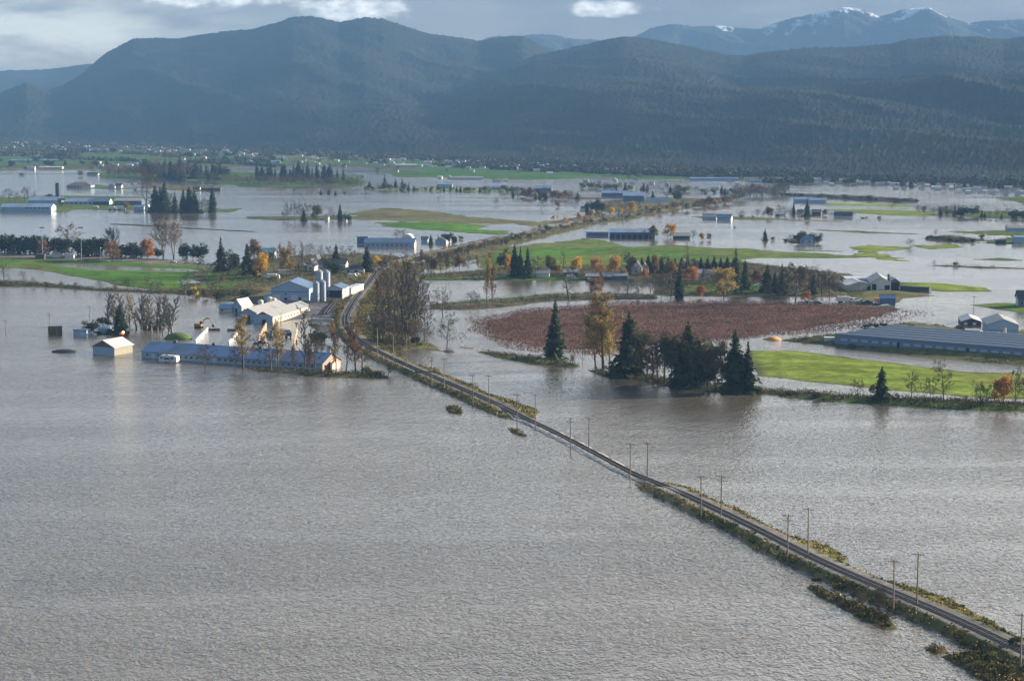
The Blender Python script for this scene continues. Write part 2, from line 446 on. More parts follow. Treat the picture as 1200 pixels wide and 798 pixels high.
# (outline in photo pixels, top height, slope per metre, shoreline wander in metres, colour)
LAND = [
    ([(-700, 146), (1900, 146), (1900, 236), (1400, 226), (1210, 221), (1160, 219), (1090, 217), (920, 216), (880, 213), (830, 210), (760, 210.5), (700, 207.5),
      (640, 211), (600, 211), (520, 208), (470, 208), (420, 196), (300, 196), (125, 198.5), (75, 200), (35, 199), (0, 201), (-300, 204), (-700, 206)], 2.0, .03, 10, FARG),
    ([(1165, 232), (1250, 228), (1900, 240), (1900, 262), (1300, 250), (1200, 240)], 1, .03, 8, DULL),
    ([(113, 204), (140, 199), (165, 198), (300, 202), (420, 206), (428, 218), (400, 221), (330, 221), (280, 219), (250, 213), (180, 211), (120, 208)], 1.2, .05, 6, BROWN),
    ([(425, 220), (480, 221), (560, 222), (640, 226), (665, 227), (600, 226), (540, 224.6), (440, 222.5)], .8, .05, 3, YGRN),
    ([(600, 228), (640, 229), (700, 232), (720, 233), (680, 234.5), (620, 231.5)], .5, .05, 3, BERRY),
    ([(-80, 235), (30, 231), (60, 229), (165, 231), (178, 245), (262, 245.4), (286, 244), (272, 249), (225, 249.5), (150, 246.6), (82, 246), (60, 247), (-80, 249)], 1.0, .06, 3, DULL),
    ([(62, 247), (84, 246), (81, 248.4), (62, 248.4)], 1.0, .06, 1, GREEN),
    ([(76, 218.5), (115, 216.5), (145, 220), (168, 220.5), (140, 222), (80, 221)], .8, .06, 3, DULL),
    ([(165, 219), (255, 217.5), (262, 219.5), (240, 224.5), (200, 223)], .6, .06, 3, BROWN),
    ([(128, 262), (150, 262.6), (220, 267), (300, 271.5), (300, 272.4), (220, 268.3), (150, 264.4), (128, 263.6)], .4, .06, 4, (.06, .055, .04)),
    ([(288, 254), (335, 254), (410, 252.5), (414, 258), (330, 258.6), (290, 256.6)], .8, .06, 4, (.07, .075, .034)),
    ([(150, 203.6), (60, 203), (0, 203.4), (0, 204.6), (70, 204.6), (150, 204.6)], .3, .06, 2, MUD),
    ([(405, 249), (450, 244.6), (480, 245), (560, 254), (630, 257.6), (668, 262), (640, 268), (560, 262), (420, 258.5)], .7, .02, 22, (.12, .115, .055)),
    ([(424, 260), (500, 260.5), (560, 264), (606, 269), (592, 277), (540, 272.4), (470, 267.5)], .8, .03, 10, GREEN),
    ([(640, 261), (700, 251), (690, 256), (650, 264)], .6, .04, 6, BROWN),
    ([(480, 313), (520, 297), (560, 284), (640, 266.4), (700, 255.4), (760, 245.6), (830, 233), (880, 229), (850, 237), (780, 249.6), (700, 264), (660, 273), (600, 288), (560, 302), (520, 318)], 1.3, .07, 5, (.105, .098, .048)),
    ([(690, 237), (760, 231), (830, 233), (815, 240), (740, 250), (700, 249)], .7, .05, 6, (.11, .105, .06)),
    ([(585, 290), (640, 284.4), (690, 278.6), (740, 288), (800, 287.4), (880, 292), (960, 297.5), (1012, 301.5), (960, 304), (880, 311), (800, 317), (700, 318), (560, 320), (555, 303)], 1.0, .03, 10, (.100, .140, .040)),
    ([(575, 297), (650, 291.5), (760, 294), (850, 302), (800, 317), (700, 318), (560, 320)], 1.1, .05, 5, GREEN),
    ([(484, 322), (560, 317), (700, 314), (880, 309), (1000, 322), (1000, 349), (900, 348), (820, 348), (760, 346), (766, 332), (700, 329), (560, 328.5), (490, 329)], 1.1, .06, 3, EARTH),
    ([(486, 324), (560, 325), (700, 325), (760, 327), (700, 328.8), (560, 328.4), (490, 329)], 1.15, .06, 2, GREEN),
    ([(800, 335), (850, 333), (905, 337), (890, 346), (830, 346.5), (800, 344)], 1.2, .06, 2, GREEN),
    ([(500, 357), (560, 352), (640, 345), (690, 343), (768, 345), (770, 351), (700, 352), (640, 354), (590, 361), (550, 364), (500, 363)], 1.2, .07, 2.5, EARTH),
    ([(525, 354.5), (580, 351), (640, 345), (690, 344), (745, 344.4), (700, 348), (640, 349.5), (580, 356), (530, 359)], 1.25, .07, 2, GREEN),
    ([(560, 379), (605, 366), (660, 361), (740, 357), (850, 355.5), (970, 357), (1048, 362), (1015, 374), (940, 385), (890, 392), (860, 396), (780, 401), (700, 410), (625, 408), (580, 397)], .10, .03, 5, BERRY),
    ([(558, 411.5), (600, 415), (640, 420), (680, 428), (674, 431.5), (630, 428.5), (580, 419)], 1.0, .10, 1.5, BANK),
    ([(575, 415), (640, 424), (660, 428.6), (630, 428), (580, 419)], 1.1, .12, 1, GREEN),
    ([(686, 433), (740, 436), (830, 451), (890, 455.5), (925, 458), (1000, 464), (1100, 468), (1250, 475), (1250, 484), (1100, 478), (960, 469), (890, 461.5), (820, 459), (760, 450), (700, 440)], 1.0, .10, 1.8, BANK),
    ([(925, 463.5), (1000, 468), (1100, 474), (1250, 480), (1250, 485), (1100, 479.5), (960, 470), (900, 464)], .6, .10, 1.5, GREEN),
    ([(875, 411), (930, 411), (1000, 420), (1080, 430), (1130, 434.5), (1180, 436), (1290, 441), (1290, 470), (1150, 466.5), (1060, 459), (980, 450), (890, 440)], 1.0, .05, 3, YGRN),
    ([(912, 399), (960, 394), (1000, 391), (1020, 384), (1060, 379), (1110, 383), (1150, 388), (1290, 391), (1290, 436), (1150, 425), (1060, 416), (980, 406)], 2.2, .14, 1.5, (.10, .10, .045)),
    ([(985, 345), (992, 336), (1050, 336), (1062, 342), (1098, 347), (1060, 350), (1052, 358), (985, 357)], .8, .06, 3, (.12, .115, .055)),
    ([(1052, 330.6), (1110, 333), (1155, 337), (1163, 342), (1110, 342), (1056, 339)], 1.3, .12, 1.5, YGRN),
    ([(1136, 357.5), (1175, 354.5), (1260, 356), (1260, 372), (1190, 366), (1165, 363)], .9, .05, 4, GREEN),
    ([(925, 291.8), (990, 294), (990, 295.4), (940, 294.4)], .3, .03, 6, YGRN),
    ([(985, 290), (1020, 286.8), (1064, 290), (1064, 292.5), (1024, 296), (1060, 307), (1036, 305), (1010, 297)], .6, .025, 14, YGRN),
    ([(1072, 288.4), (1110, 286.4), (1130, 290), (1090, 292.4)], .5, .025, 10, YGRN),
    ([(963, 245.6), (1000, 245.6), (1085, 247), (1110, 252), (1060, 253.4), (1000, 250)], .7, .03, 6, YGRN),
    ([(963, 237.8), (1040, 239.4), (1090, 242.4), (1040, 242.4), (970, 240.4)], .5, .03, 6, YGRN),
    ([(1095, 246), (1150, 247), (1300, 251), (1300, 259), (1150, 256), (1110, 252)], .8, .04, 4, DULL),
    ([(900, 227), (960, 228.4), (1020, 231), (1080, 235), (1076, 238.4), (1010, 236), (920, 229.6)], .9, .05, 4, EARTH),
    ([(1082, 279), (1110, 276), (1150, 281), (1140, 284.5), (1090, 282.6)], .8, .05, 4, EARTH),
    ([(1115, 272), (1170, 269), (1300, 271), (1300, 294), (1220, 291), (1150, 284.5), (1190, 278)], .6, .025, 16, DULL),
    ([(900, 249), (1000, 251.4), (1000, 252.6), (900, 250.4)], .3, .04, 5, MUD),
    ([(900, 257), (990, 259), (990, 260.2), (930, 259.6)], .3, .03, 8, MUD),
    ([(945, 269.4), (1010, 271), (1080, 274.6), (1010, 273.2)], .3, .03, 8, DULL),
    ([(1000, 266), (1060, 268), (1040, 269)], .3, .03, 8, DULL),
    ([(1080, 310.6), (1300, 316.4), (1300, 318.6), (1150, 314.6)], .4, .05, 5, EARTH),
    ([(1140, 304), (1175, 302), (1220, 306), (1180, 307)], .4, .03, 10, DULL),
    ([(807, 254), (850, 253.6), (890, 254.6), (930, 257.4), (890, 258.4), (830, 257)], .6, .05, 4, DULL),
    ([(915, 280), (965, 281), (960, 285.6), (925, 285.6)], .4, .06, 2, EARTH),
    ([(-200, 301.6), (0, 303), (60, 304), (140, 306.5), (240, 312.5), (275, 320), (275, 346), (205, 342), (135, 335), (118, 330), (62, 319), (24, 314.6), (-200, 315)], 1.0, .05, 3, GREEN),
    ([(-200, 294), (0, 297), (60, 298), (130, 300), (240, 307), (240, 312), (120, 305), (0, 302), (-200, 301)], .35, .02, 9, MUD),
    ([(-200, 329), (10, 330), (60, 333.6), (120, 338.5), (200, 341.5), (300, 344), (300, 349), (200, 345), (110, 341), (50, 336.6), (-200, 333)], .8, .10, 1.5, BANK),
    ([(225, 317), (300, 306), (345, 300), (420, 297), (460, 299), (500, 314), (486, 345), (500, 357), (490, 385), (470, 402), (440, 412), (425, 406), (400, 396), (392, 376), (372, 364), (322, 359), (262, 352.5), (225, 347)], 1.2, .06, 3, (.10, .092, .050)),
    ([(240, 314), (285, 312), (300, 330), (262, 341), (236, 341)], 1.2, .08, 3, (.075, .115, .032)),
    ([(300, 353), (372, 352), (392, 362), (392, 374), (366, 372), (322, 378), (322, 366)], 1.15, .08, 2, (.10, .10, .105)),
    ([(362, 374), (392, 376), (398, 395), (386, 397), (374, 388), (362, 381)], .5, .08, 1, (.12, .12, .12)),
    ([(362, 391), (372, 389), (380, 395), (378, 404), (366, 402)], 1.0, .10, 1, (.07, .085, .035)),
    ([(445, 392), (470, 395), (500, 401), (517, 409), (524, 412), (512, 412), (480, 409), (440, 420), (428, 408)], 1.2, .08, 2, (.105, .10, .045)),
    ([(270, 430), (330, 434), (400, 437), (432, 436), (462, 443), (440, 445), (380, 442), (300, 435)], .7, .09, 1.5, BANK),
    ([(514, 411), (526, 410), (535, 413), (524, 414)], .5, .12, .8, BANK),
    ([(536, 406), (556, 407.5), (558, 409), (545, 408.6)], .3, .12, 1, MUD),
    ([(522, 478), (532, 475), (543, 480), (541, 486), (527, 485)], .8, .14, .6, BANK),
    ([(594, 501), (603, 502), (618, 510), (616, 513), (600, 507)], .7, .14, .6, BANK),
    ([(608, 492), (620, 491), (629, 496), (618, 499)], .6, .14, .6, BANK),
    ([(545, 451), (553, 450), (561, 453), (552, 454.5)], .5, .14, .5, BANK),
    ([(494, 446), (505, 445.5), (510, 448), (500, 449)], .5, .14, .5, BANK),
    ([(598, 475), (609, 474.6), (612, 477), (603, 478)], .5, .14, .5, BANK),
    ([(940, 686), (962, 687), (985, 698), (1010, 708), (1040, 720), (1052, 737), (1035, 739), (1005, 725), (980, 709), (953, 697)], .8, .14, .8, BANK),
    ([(1080, 757), (1100, 756), (1114, 764), (1095, 769)], .5, .14, .6, BANK),
    ([(1098, 769), (1130, 763), (1165, 770), (1200, 790), (1240, 820), (1180, 813), (1140, 792)], .9, .14, .8, BANK),
]
BERRY_PX = [(546, 379), (600, 363), (660, 358), (740, 354), (850, 353), (985, 355), (1062, 360), (1105, 368), (1040, 382), (960, 389), (900, 396), (860, 400), (780, 405), (700, 415), (620, 413), (566, 400)]
LAND = [q for q in LAND if len(q[0]) > 2]
PONDS = [
    ([(62, 308.4), (110, 310), (160, 313), (225, 315.5), (238, 319), (160, 317), (110, 316.6), (72, 312)], .05, 2),
    ([(868, 305), (890, 302.5), (1000, 303), (1010, 308), (905, 309.4), (880, 308)], .05, 4),
    ([(205, 330), (225, 328), (236, 331), (215, 333)], .05, 2),
    ([(520, 249), (545, 250), (640, 259), (600, 259)], .03, 10),
    ([(570, 266), (610, 267), (600, 271), (560, 269)], .04, 5),
]

# railway centre line (photo pixels on the ground plane) -> smooth curve in metres
TRACK_PX = [(1330, 828), (1200, 771), (1130, 737), (1040, 698), (960, 663), (880, 622), (800, 583.5), (740, 556), (690, 529), (640, 503.5), (590, 481),
            (540, 459), (490, 437.5), (450, 419), (425, 405.5), (409, 389), (405.5, 375), (418, 352), (434, 332), (448, 316), (480, 304), (530, 293), (600, 277), (700, 258), (780, 246.5), (850, 235)]


def catmull(pts, step):
    out = []
    n = len(pts)
    for i in range(n - 1):
        p0, p1, p2, p3 = pts[max(i - 1, 0)], pts[i], pts[i + 1], pts[min(i + 2, n - 1)]
        k = max(2, int((p2 - p1).length / step))
        for j in range(k):
            t = j / k
            out.append(0.5 * ((2 * p1) + (p2 - p0) * t + (2 * p0 - 5 * p1 + 4 * p2 - p3) * t * t + (3 * p1 - p0 - 3 * p2 + p3) * t ** 3))
    out.append(pts[-1])
    return out


_raw = catmull([P(x, y) for x, y in TRACK_PX], 4.0)
# resample and smooth so the rails bend gently
def resample(pts, step):
    out, acc = [pts[0].copy()], 0.0
    for a, b in zip(pts, pts[1:]):
        L = (b - a).length
        while acc + L >= step:
            a = a.lerp(b, (step - acc) / L)
            out.append(a.copy())
            L = (b - a).length
            acc = 0.0
        acc += L
    return out


TRACK = resample(_raw, 4.0)
for _ in range(6):
    TRACK = [TRACK[0]] + [(a + b * 2 + c) / 4 for a, b, c in zip(TRACK, TRACK[1:], TRACK[2:])] + [TRACK[-1]]
TRK = np.array([(p.x, p.y) for p in TRACK])
_wash0, _wash1 = P(600, 486).y, P(772, 571).y      # stretch where the flood runs across the line


def track_dist(X, Y):
    d = np.full(X.shape, 1e9)
    side = np.zeros(X.shape)
    yy = np.zeros(X.shape)
    for a, b in zip(TRK[::3], TRK[3::3]):
        ab = b - a
        m = (np.abs(X - (a[0] + b[0]) / 2) < 60) & (np.abs(Y - (a[1] + b[1]) / 2) < 60)
        if not m.any():
            continue
        x, y = X[m], Y[m]
        t = np.clip(((x - a[0]) * ab[0] + (y - a[1]) * ab[1]) / (ab @ ab), 0, 1)
        q = np.hypot(x - a[0] - t * ab[0], y - a[1] - t * ab[1])
        s = np.sign(ab[0] * (y - a[1]) - ab[1] * (x - a[0]))
        cur = d[m]
        better = q < cur
        cur[better] = q[better]
        d[m] = cur
        c2 = side[m]; c2[better] = s[better]; side[m] = c2
        c3 = yy[m]; c3[better] = a[1] + t[better] * ab[1]; yy[m] = c3
    return d, side, yy


def poly_sd(X, Y, pts, margin):
    """Signed distance (positive inside) near a polygon given in photo pixels; (index mask, values)."""
    g = np.array([(P(x, y).x, P(x, y).y) for x, y in pts])
    m = (X > g[:, 0].min() - margin) & (X < g[:, 0].max() + margin) & (Y > g[:, 1].min() - margin) & (Y < g[:, 1].max() + margin)
    if not m.any():
        return m, None
    x, y = X[m], Y[m]
    d2 = np.full(x.shape, 1e18)
    ins = np.zeros(x.shape, bool)
    for i in range(len(g)):
        a, b = g[i], g[(i + 1) % len(g)]
        ab = b - a
        t = np.clip(((x - a[0]) * ab[0] + (y - a[1]) * ab[1]) / max(ab @ ab, 1e-9), 0, 1)
        d2 = np.minimum(d2, (x - a[0] - t * ab[0]) ** 2 + (y - a[1] - t * ab[1]) ** 2)
        c = (a[1] > y) != (b[1] > y)
        with np.errstate(divide='ignore', invalid='ignore'):
            ins ^= c & (x < (b[0] - a[0]) * (y - a[1]) / (b[1] - a[1] + 1e-12) + a[0])
    return m, np.where(ins, 1, -1) * np.sqrt(d2)


def land_at(X, Y, want_col=False):
    X, Y = np.asarray(X, float), np.asarray(Y, float)
    z = np.full(X.shape, -2.0)
    col = np.tile(np.array(MUD), (X.size, 1)) if want_col else None
    n1 = fbm(X, Y * .55, 46, 3) - .5
    n2 = fbm(X, Y, 11, 9, 3) - .5
    for pts, top, slope, amp, c in LAND:
        m, sd = poly_sd(X, Y, pts, 40)
        if sd is None:
            continue
        s = sd + amp * (1.6 * n1[m] + 1.3 * n2[m]) * 1.3
        h = np.clip(s * slope, -2, top)
        h = np.where(h >= top * .8, h + n2[m] * .25, h)
        z[m] = np.maximum(z[m], h)
        if want_col:
            f = np.clip(s / 2.5 + .8, 0, 1)[:, None]
            cc = np.tile(np.array(c), (len(s), 1))
            if c in (GREEN, YGRN, DULL, (.100, .140, .040)):
                # mown strips, wet yellowed patches, and a soaked muddy margin
                u = X[m] * .35 + Y[m] * .94 + 6 * n1[m]
                cc = cc * (1 + .10 * np.tanh(3 * np.sin(u * 2 * np.pi / 17)))[:, None]
                pale = np.clip((fbm(X[m], Y[m] * .6, 38, 91, 4) - .52) * 5, 0, 1)[:, None]
                cc = cc * (1 - .45 * pale) + np.array((.15, .135, .055)) * .45 * pale
                edge = np.clip(1 - (s - 1) / 5, 0, 1)[:, None] * .75
                cc = cc * (1 - edge) + np.array((.085, .078, .045)) * edge
            col[m] = col[m] * (1 - f) + cc * f
    for pts, slope, amp in PONDS:
        m, sd = poly_sd(X, Y, pts, 30)
        if sd is None:
            continue
        s = sd + amp * (1.6 * n1[m] + .8 * n2[m])
        z[m] = np.minimum(z[m], np.clip(-s * slope, -1.0, 9))
    # railway formation with its overgrown shoulders
    near = (Y < 1650)
    if near.any():
        d, side, yy = track_dist(X, Y)
        wash = np.clip(np.minimum((yy - _wash1) / 14, (_wash0 - yy) / 22) + .5, 0, 1)
        wob = fbm(X, Y, 22, 31, 3)
        left = side < 0
        gap = fbm(yy, yy * 0 + 5, 33, 41, 2)
        wl_ = np.where(left, 7.5 + 9 * (wob - .45) + 8 * (gap - .5), 5.6 + 4 * (wob - .5))
        hl = np.clip((wl_ - d) * .22, -2, 1.1)
        core = np.clip((5.6 - d) * .7, -2, 1.35)
        h = np.maximum(hl * (1 - wash) + wash * np.minimum(hl, -.3), core * (1 - wash) + wash * np.minimum(core, -.04))
        mm = d < 40
        z[mm] = np.maximum(z[mm], h[mm])
        if want_col:
            f = (np.clip(h * 1.6 + .6, 0, 1) * (d < 22))[:, None]
            gold = np.clip(1.8 * (fbm(X, Y, 17, 51, 3) - .36) + np.where(left, 0, .45), 0, 1)[:, None]
            cc = np.array((.070, .080, .030)) * (1 - gold) + np.array((.25, .20, .085)) * gold
            col = col * (1 - f) + cc * f
            f2 = (np.clip((3.6 - d) / .8, 0, 1))[:, None]
            col = col * (1 - f2) + np.array((.17, .16, .15)) * f2
    return (z, col) if want_col else z


def land_z(x, y):
    return float(land_at(np.array([x]), np.array([y]))[0])


def PG(x, y):
    """Photo pixel -> point standing on the land (or at the water level)."""
    p = P(x, y)
    z = max(0.0, land_z(p.x, p.y))
    if z > 0:
        p = P(x, y, z)
    p.z = max(-0.3, min(z, land_z(p.x, p.y)))
    return p


def fan_grid(az, dist):
    A, D = np.meshgrid(np.tan(az), dist)
    return A * D, D


def grid_mesh(name, X, Y, Z, mat, col=None, smooth=True):
    r, c = X.shape
    me = bpy.data.meshes.new(name)
    me.vertices.add(r * c)
    me.vertices.foreach_set("co", np.stack([X, Y, Z], -1).astype(np.float32).ravel())
    i = np.arange(r * c).reshape(r, c)
    q = np.stack([i[:-1, :-1], i[:-1, 1:], i[1:, 1:], i[1:, :-1]], -1).reshape(-1, 4)
    me.loops.add(q.size)
    me.loops.foreach_set("vertex_index", q.ravel().astype(np.int32))
    me.polygons.add(len(q))
    me.polygons.foreach_set("loop_start", np.arange(0, q.size, 4, dtype=np.int32))
    me.polygons.foreach_set("use_smooth", np.full(len(q), smooth))
    me.update(calc_edges=True)
    if col is not None:
        at = me.color_attributes.new("cover", 'FLOAT_COLOR', 'POINT')
        at.data.foreach_set("color", np.concatenate([col, np.ones((len(col), 1))], 1).astype(np.float32).ravel())
    me.materials.append(mat)
    return link(bpy.data.objects.new(name, me))


def cover_mat(name, rough=.95, s1=.012, s2=.25, bump=.4, v1=.30, v2=.35):
    m, nt, b = new_mat(name)
    N, L = nt.nodes, nt.links
    at = N.new("ShaderNodeAttribute")
    at.attribute_name = "cover"
    geo = N.new("ShaderNodeNewGeometry")
    out = at.outputs["Color"]
    for sc, v in ((s1, v1), (.06, .30), (s2, v2)):
        no = N.new("ShaderNodeTexNoise")
        no.inputs["Scale"].default_value = sc
        no.inputs["Detail"].default_value = 6
        no.inputs["Roughness"].default_value = .6
        L.new(geo.outputs["Position"], no.inputs["Vector"])
        mr = N.new("ShaderNodeMapRange")
        mr.inputs[1].default_value, mr.inputs[2].default_value = .3, .7
        mr.inputs[3].default_value, mr.inputs[4].default_value = 1 - v, 1 + v
        L.new(no.outputs["Fac"], mr.inputs[0])
        vm = N.new("ShaderNodeVectorMath")
        vm.operation = 'SCALE'
        L.new(out, vm.inputs[0])
        L.new(mr.outputs[0], vm.inputs["Scale"])
        out = vm.outputs[0]
    L.new(out, b.inputs["Base Color"])
    b.inputs["Roughness"].default_value = rough
    setc(b, "Specular IOR Level", 0.0)
    n3 = N.new("ShaderNodeTexNoise")
    n3.inputs["Scale"].default_value = s2 * 3
    n3.inputs["Detail"].default_value = 4
    L.new(geo.outputs["Position"], n3.inputs["Vector"])
    bp = N.new("ShaderNodeBump")
    bp.inputs["Strength"].default_value = bump
    bp.inputs["Distance"].default_value = .5
    L.new(n3.outputs["Fac"], bp.inputs["Height"])
    L.new(bp.outputs[0], b.inputs["Normal"])
    return m


az_in = np.linspace(math.radians(-15.5), math.radians(15.5), 1050)
az_l = np.linspace(math.radians(-32), math.radians(-15.5), 90)[:-1]
az_r = np.linspace(math.radians(15.5), math.radians(32), 90)[1:]
AZ = np.concatenate([az_l, az_in, az_r])
DIST = np.concatenate([np.linspace(60, 290, 12)[:-1], np.exp(np.linspace(math.log(290), math.log(3200), 720)), np.linspace(3210, 12500, 150)])
GX, GY = fan_grid(AZ, DIST)
gz, gcol = land_at(GX.ravel(), GY.ravel(), True)
# strips of crops and stubble on the far plain
far = GY.ravel() > 2700
fx, fy = GX.ravel()[far], GY.ravel()[far]
strip = vnoise(fx * .35, fy, 260, 61)
strip2 = vnoise(fx, fy * .6, 420, 63)
base = np.where(strip[:, None] > .56, np.array(FARB), np.where(strip2[:, None] > .62, np.array((.10, .13, .045)), np.array(FARG)))
hillside = np.clip((fy - 4400) / 1600, 0, 1)[:, None]
gcol[far] = np.where(gz[far][:, None] > 0, base * (1 - hillside) + np.array((.06, .065, .038)) * hillside, gcol[far])
ground = grid_mesh("ground", GX, GY, gz.reshape(GX.shape), cover_mat("field_cover"), gcol)
tag(ground, "low green and brown farmland rising just above the flood", "ground", kind="structure")

# ------------------------------------------------------------------ flood water
m, nt, b = new_mat("silty_flood_water")
N, L = nt.nodes, nt.links
geo = N.new("ShaderNodeNewGeometry")


def pos_noise(sx, sy, detail, rough=.55, rot=0.0, dist=0.0):
    mp = N.new("ShaderNodeMapping")
    mp.inputs["Scale"].default_value = (sx, sy, 1)
    mp.inputs["Rotation"].default_value = (0, 0, rot)
    L.new(geo.outputs["Position"], mp.inputs["Vector"])
    n = N.new("ShaderNodeTexNoise")
    n.inputs["Scale"].default_value = 1
    n.inputs["Detail"].default_value = detail
    n.inputs["Roughness"].default_value = rough
    n.inputs["Distortion"].default_value = dist
    L.new(mp.outputs[0], n.inputs["Vector"])
    return n.outputs["Fac"]


silt = pos_noise(.004, .010, 5, .6, .2)
cr = N.new("ShaderNodeValToRGB")
cr.color_ramp.elements[0].position, cr.color_ramp.elements[1].position = .3, .72
cr.color_ramp.elements[0].color = (.082, .069, .049, 1)
cr.color_ramp.elements[1].color = (.124, .105, .076, 1)
L.new(silt, cr.inputs[0])
L.new(cr.outputs[0], b.inputs["Base Color"])
b.inputs["IOR"].default_value = 1.333
setc(b, "Specular IOR Level", .5)
calm = pos_noise(.005, .022, 5, .6, .12, .6)
mr = N.new("ShaderNodeMapRange")
mr.inputs[1].default_value, mr.inputs[2].default_value = .35, .65
mr.inputs[3].default_value, mr.inputs[4].default_value = .05, .14
L.new(calm, mr.inputs[0])
L.new(mr.outputs[0], b.inputs["Roughness"])
w1 = pos_noise(.72, .40, 3, .55, .12, .3)
w2 = pos_noise(1.7, .85, 1, .5, -.1)
w3 = pos_noise(.10, .09, 3, .5, .15)
mixh = N.new("ShaderNodeMath"); mixh.operation = 'MULTIPLY_ADD'
L.new(w2, mixh.inputs[0]); mixh.inputs[1].default_value = .40; L.new(w1, mixh.inputs[2])
mixh2 = N.new("ShaderNodeMath"); mixh2.operation = 'MULTIPLY_ADD'
L.new(w3, mixh2.inputs[0]); mixh2.inputs[1].default_value = 1.2; L.new(mixh.outputs[0], mixh2.inputs[2])
bp = N.new("ShaderNodeBump")
bp.inputs["Strength"].default_value = 1.0
mrb = N.new("ShaderNodeMapRange")
mrb.inputs[1].default_value, mrb.inputs[2].default_value = .38, .60
mrb.inputs[3].default_value, mrb.inputs[4].default_value = .27, .43
L.new(calm, mrb.inputs[0])
sy = N.new("ShaderNodeSeparateXYZ"); L.new(geo.outputs["Position"], sy.inputs[0])
shel = N.new("ShaderNodeMapRange"); shel.interpolation_type = 'SMOOTHSTEP'      # open reach near the camera is wind-blown, the far fields lie sheltered
shel.inputs[1].default_value, shel.inputs[2].default_value = 750, 1500
shel.inputs[3].default_value, shel.inputs[4].default_value = 1.0, .30
L.new(sy.outputs[1], shel.inputs[0])
mulb = N.new("ShaderNodeMath"); mulb.operation = 'MULTIPLY'
L.new(mrb.outputs[0], mulb.inputs[0]); L.new(shel.outputs[0], mulb.inputs[1])
L.new(mulb.outputs[0], bp.inputs["Distance"])
L.new(mixh2.outputs[0], bp.inputs["Height"])
L.new(bp.outputs[0], b.inputs["Normal"])
M['water'] = m
wx, wy = np.meshgrid(np.linspace(-7800, 7800, 40), np.concatenate([np.linspace(-1200, 12400, 40)]))
water = grid_mesh("flood_water", wx, wy, wx * 0.0, m)
tag(water, "rippled grey brown flood water over the prairie", "flood water", kind="structure")

# ------------------------------------------------------------------ mountains
def interp(pts, x):
    p = np.array(pts, float)
    return np.interp(x, p[:, 0], p[:, 1])


def forest_mat(name, cols, s=.004):
    m, nt, b = new_mat(name)
    N, L = nt.nodes, nt.links
    geo = N.new("ShaderNodeNewGeometry")
    def ns(sc, det=8, r=.62):
        n = N.new("ShaderNodeTexNoise")
        n.inputs["Scale"].default_value = sc
        n.inputs["Detail"].default_value = det
        n.inputs["Roughness"].default_value = r
        L.new(geo.outputs["Position"], n.inputs["Vector"])
        return n.outputs["Fac"]
    def ramp(f, stops):
        c = N.new("ShaderNodeValToRGB")
        e = c.color_ramp.elements
        while len(e) < len(stops):
            e.new(.5)
        for el, (p, k) in zip(e, stops):
            el.position = p
            el.color = (*k, 1)
        L.new(f, c.inputs[0])
        return c.outputs[0]
    a = ramp(ns(s), cols)
    g = ramp(ns(s * 16, 6, .7), [(.30, (.55, .55, .55)), (.70, (1.4, 1.4, 1.4))])
    mx = N.new("ShaderNodeMix"); mx.data_type = 'RGBA'; mx.blend_type = 'MULTIPLY'
    mx.inputs[0].default_value = 1
    L.new(a, mx.inputs[6]); L.new(g, mx.inputs[7])
    L.new(mx.outputs[2], b.inputs["Base Color"])
    b.inputs["Roughness"].default_value = 1
    setc(b, "Specular IOR Level", 0.05)
    return m


def ridge_mesh(name, mat, ridge, foot, dist, x0, x1, nx, ny, back, relief, spike, seed, power=1.25, tail=.55):
    """Slope rising from its foot line to a skyline; outlines measured on the photo, placed at real distances."""
    px = np.linspace(x0, x1, nx)
    yr, yf, D = interp(ridge, px), interp(foot, px), interp(dist, px)
    F = CAM_H * FPX / np.maximum(yf - HORIZON, 8) * 1.0
    F = np.minimum(F, D * .8)
    Hr = CAM_H + (HORIZON - yr) * D / FPX
    t = np.concatenate([np.linspace(0, 1, ny), 1 + np.linspace(0, back, ny // 4 + 1)[1:]])
    T, _ = np.meshgrid(t, px, indexing='ij')
    d = F + (D - F) * T
    up = np.clip(T, 0, 1)
    prof = up ** power
    prof = np.where(T > 1, 1 - (T - 1) * tail, prof)
    X = (px - W0 / 2) / FPX * d
    Y = d
    Z = Hr * prof
    # spurs and gullies, fading out at foot and skyline so that the outline keeps
    n = fbm(X + Y * .35, Y * .6, 1150, seed, 5) - .5
    g = 1 - np.abs(2 * fbm(X * 1.4 + Y * .5, Y * .35, 620, seed + 9, 4) - 1)
    w = np.sin(np.pi * np.clip(up, 0, 1)) ** .8
    Z = Z + relief * w * (n * 1.5 + (g - .75) * .7)
    r = np.random.default_rng(seed).random(Z.shape) ** 2
    Z = Z + spike * r * np.clip(up * 8, 0, 1) - 2
    return grid_mesh(name, X, Y, Z, mat, smooth=True)


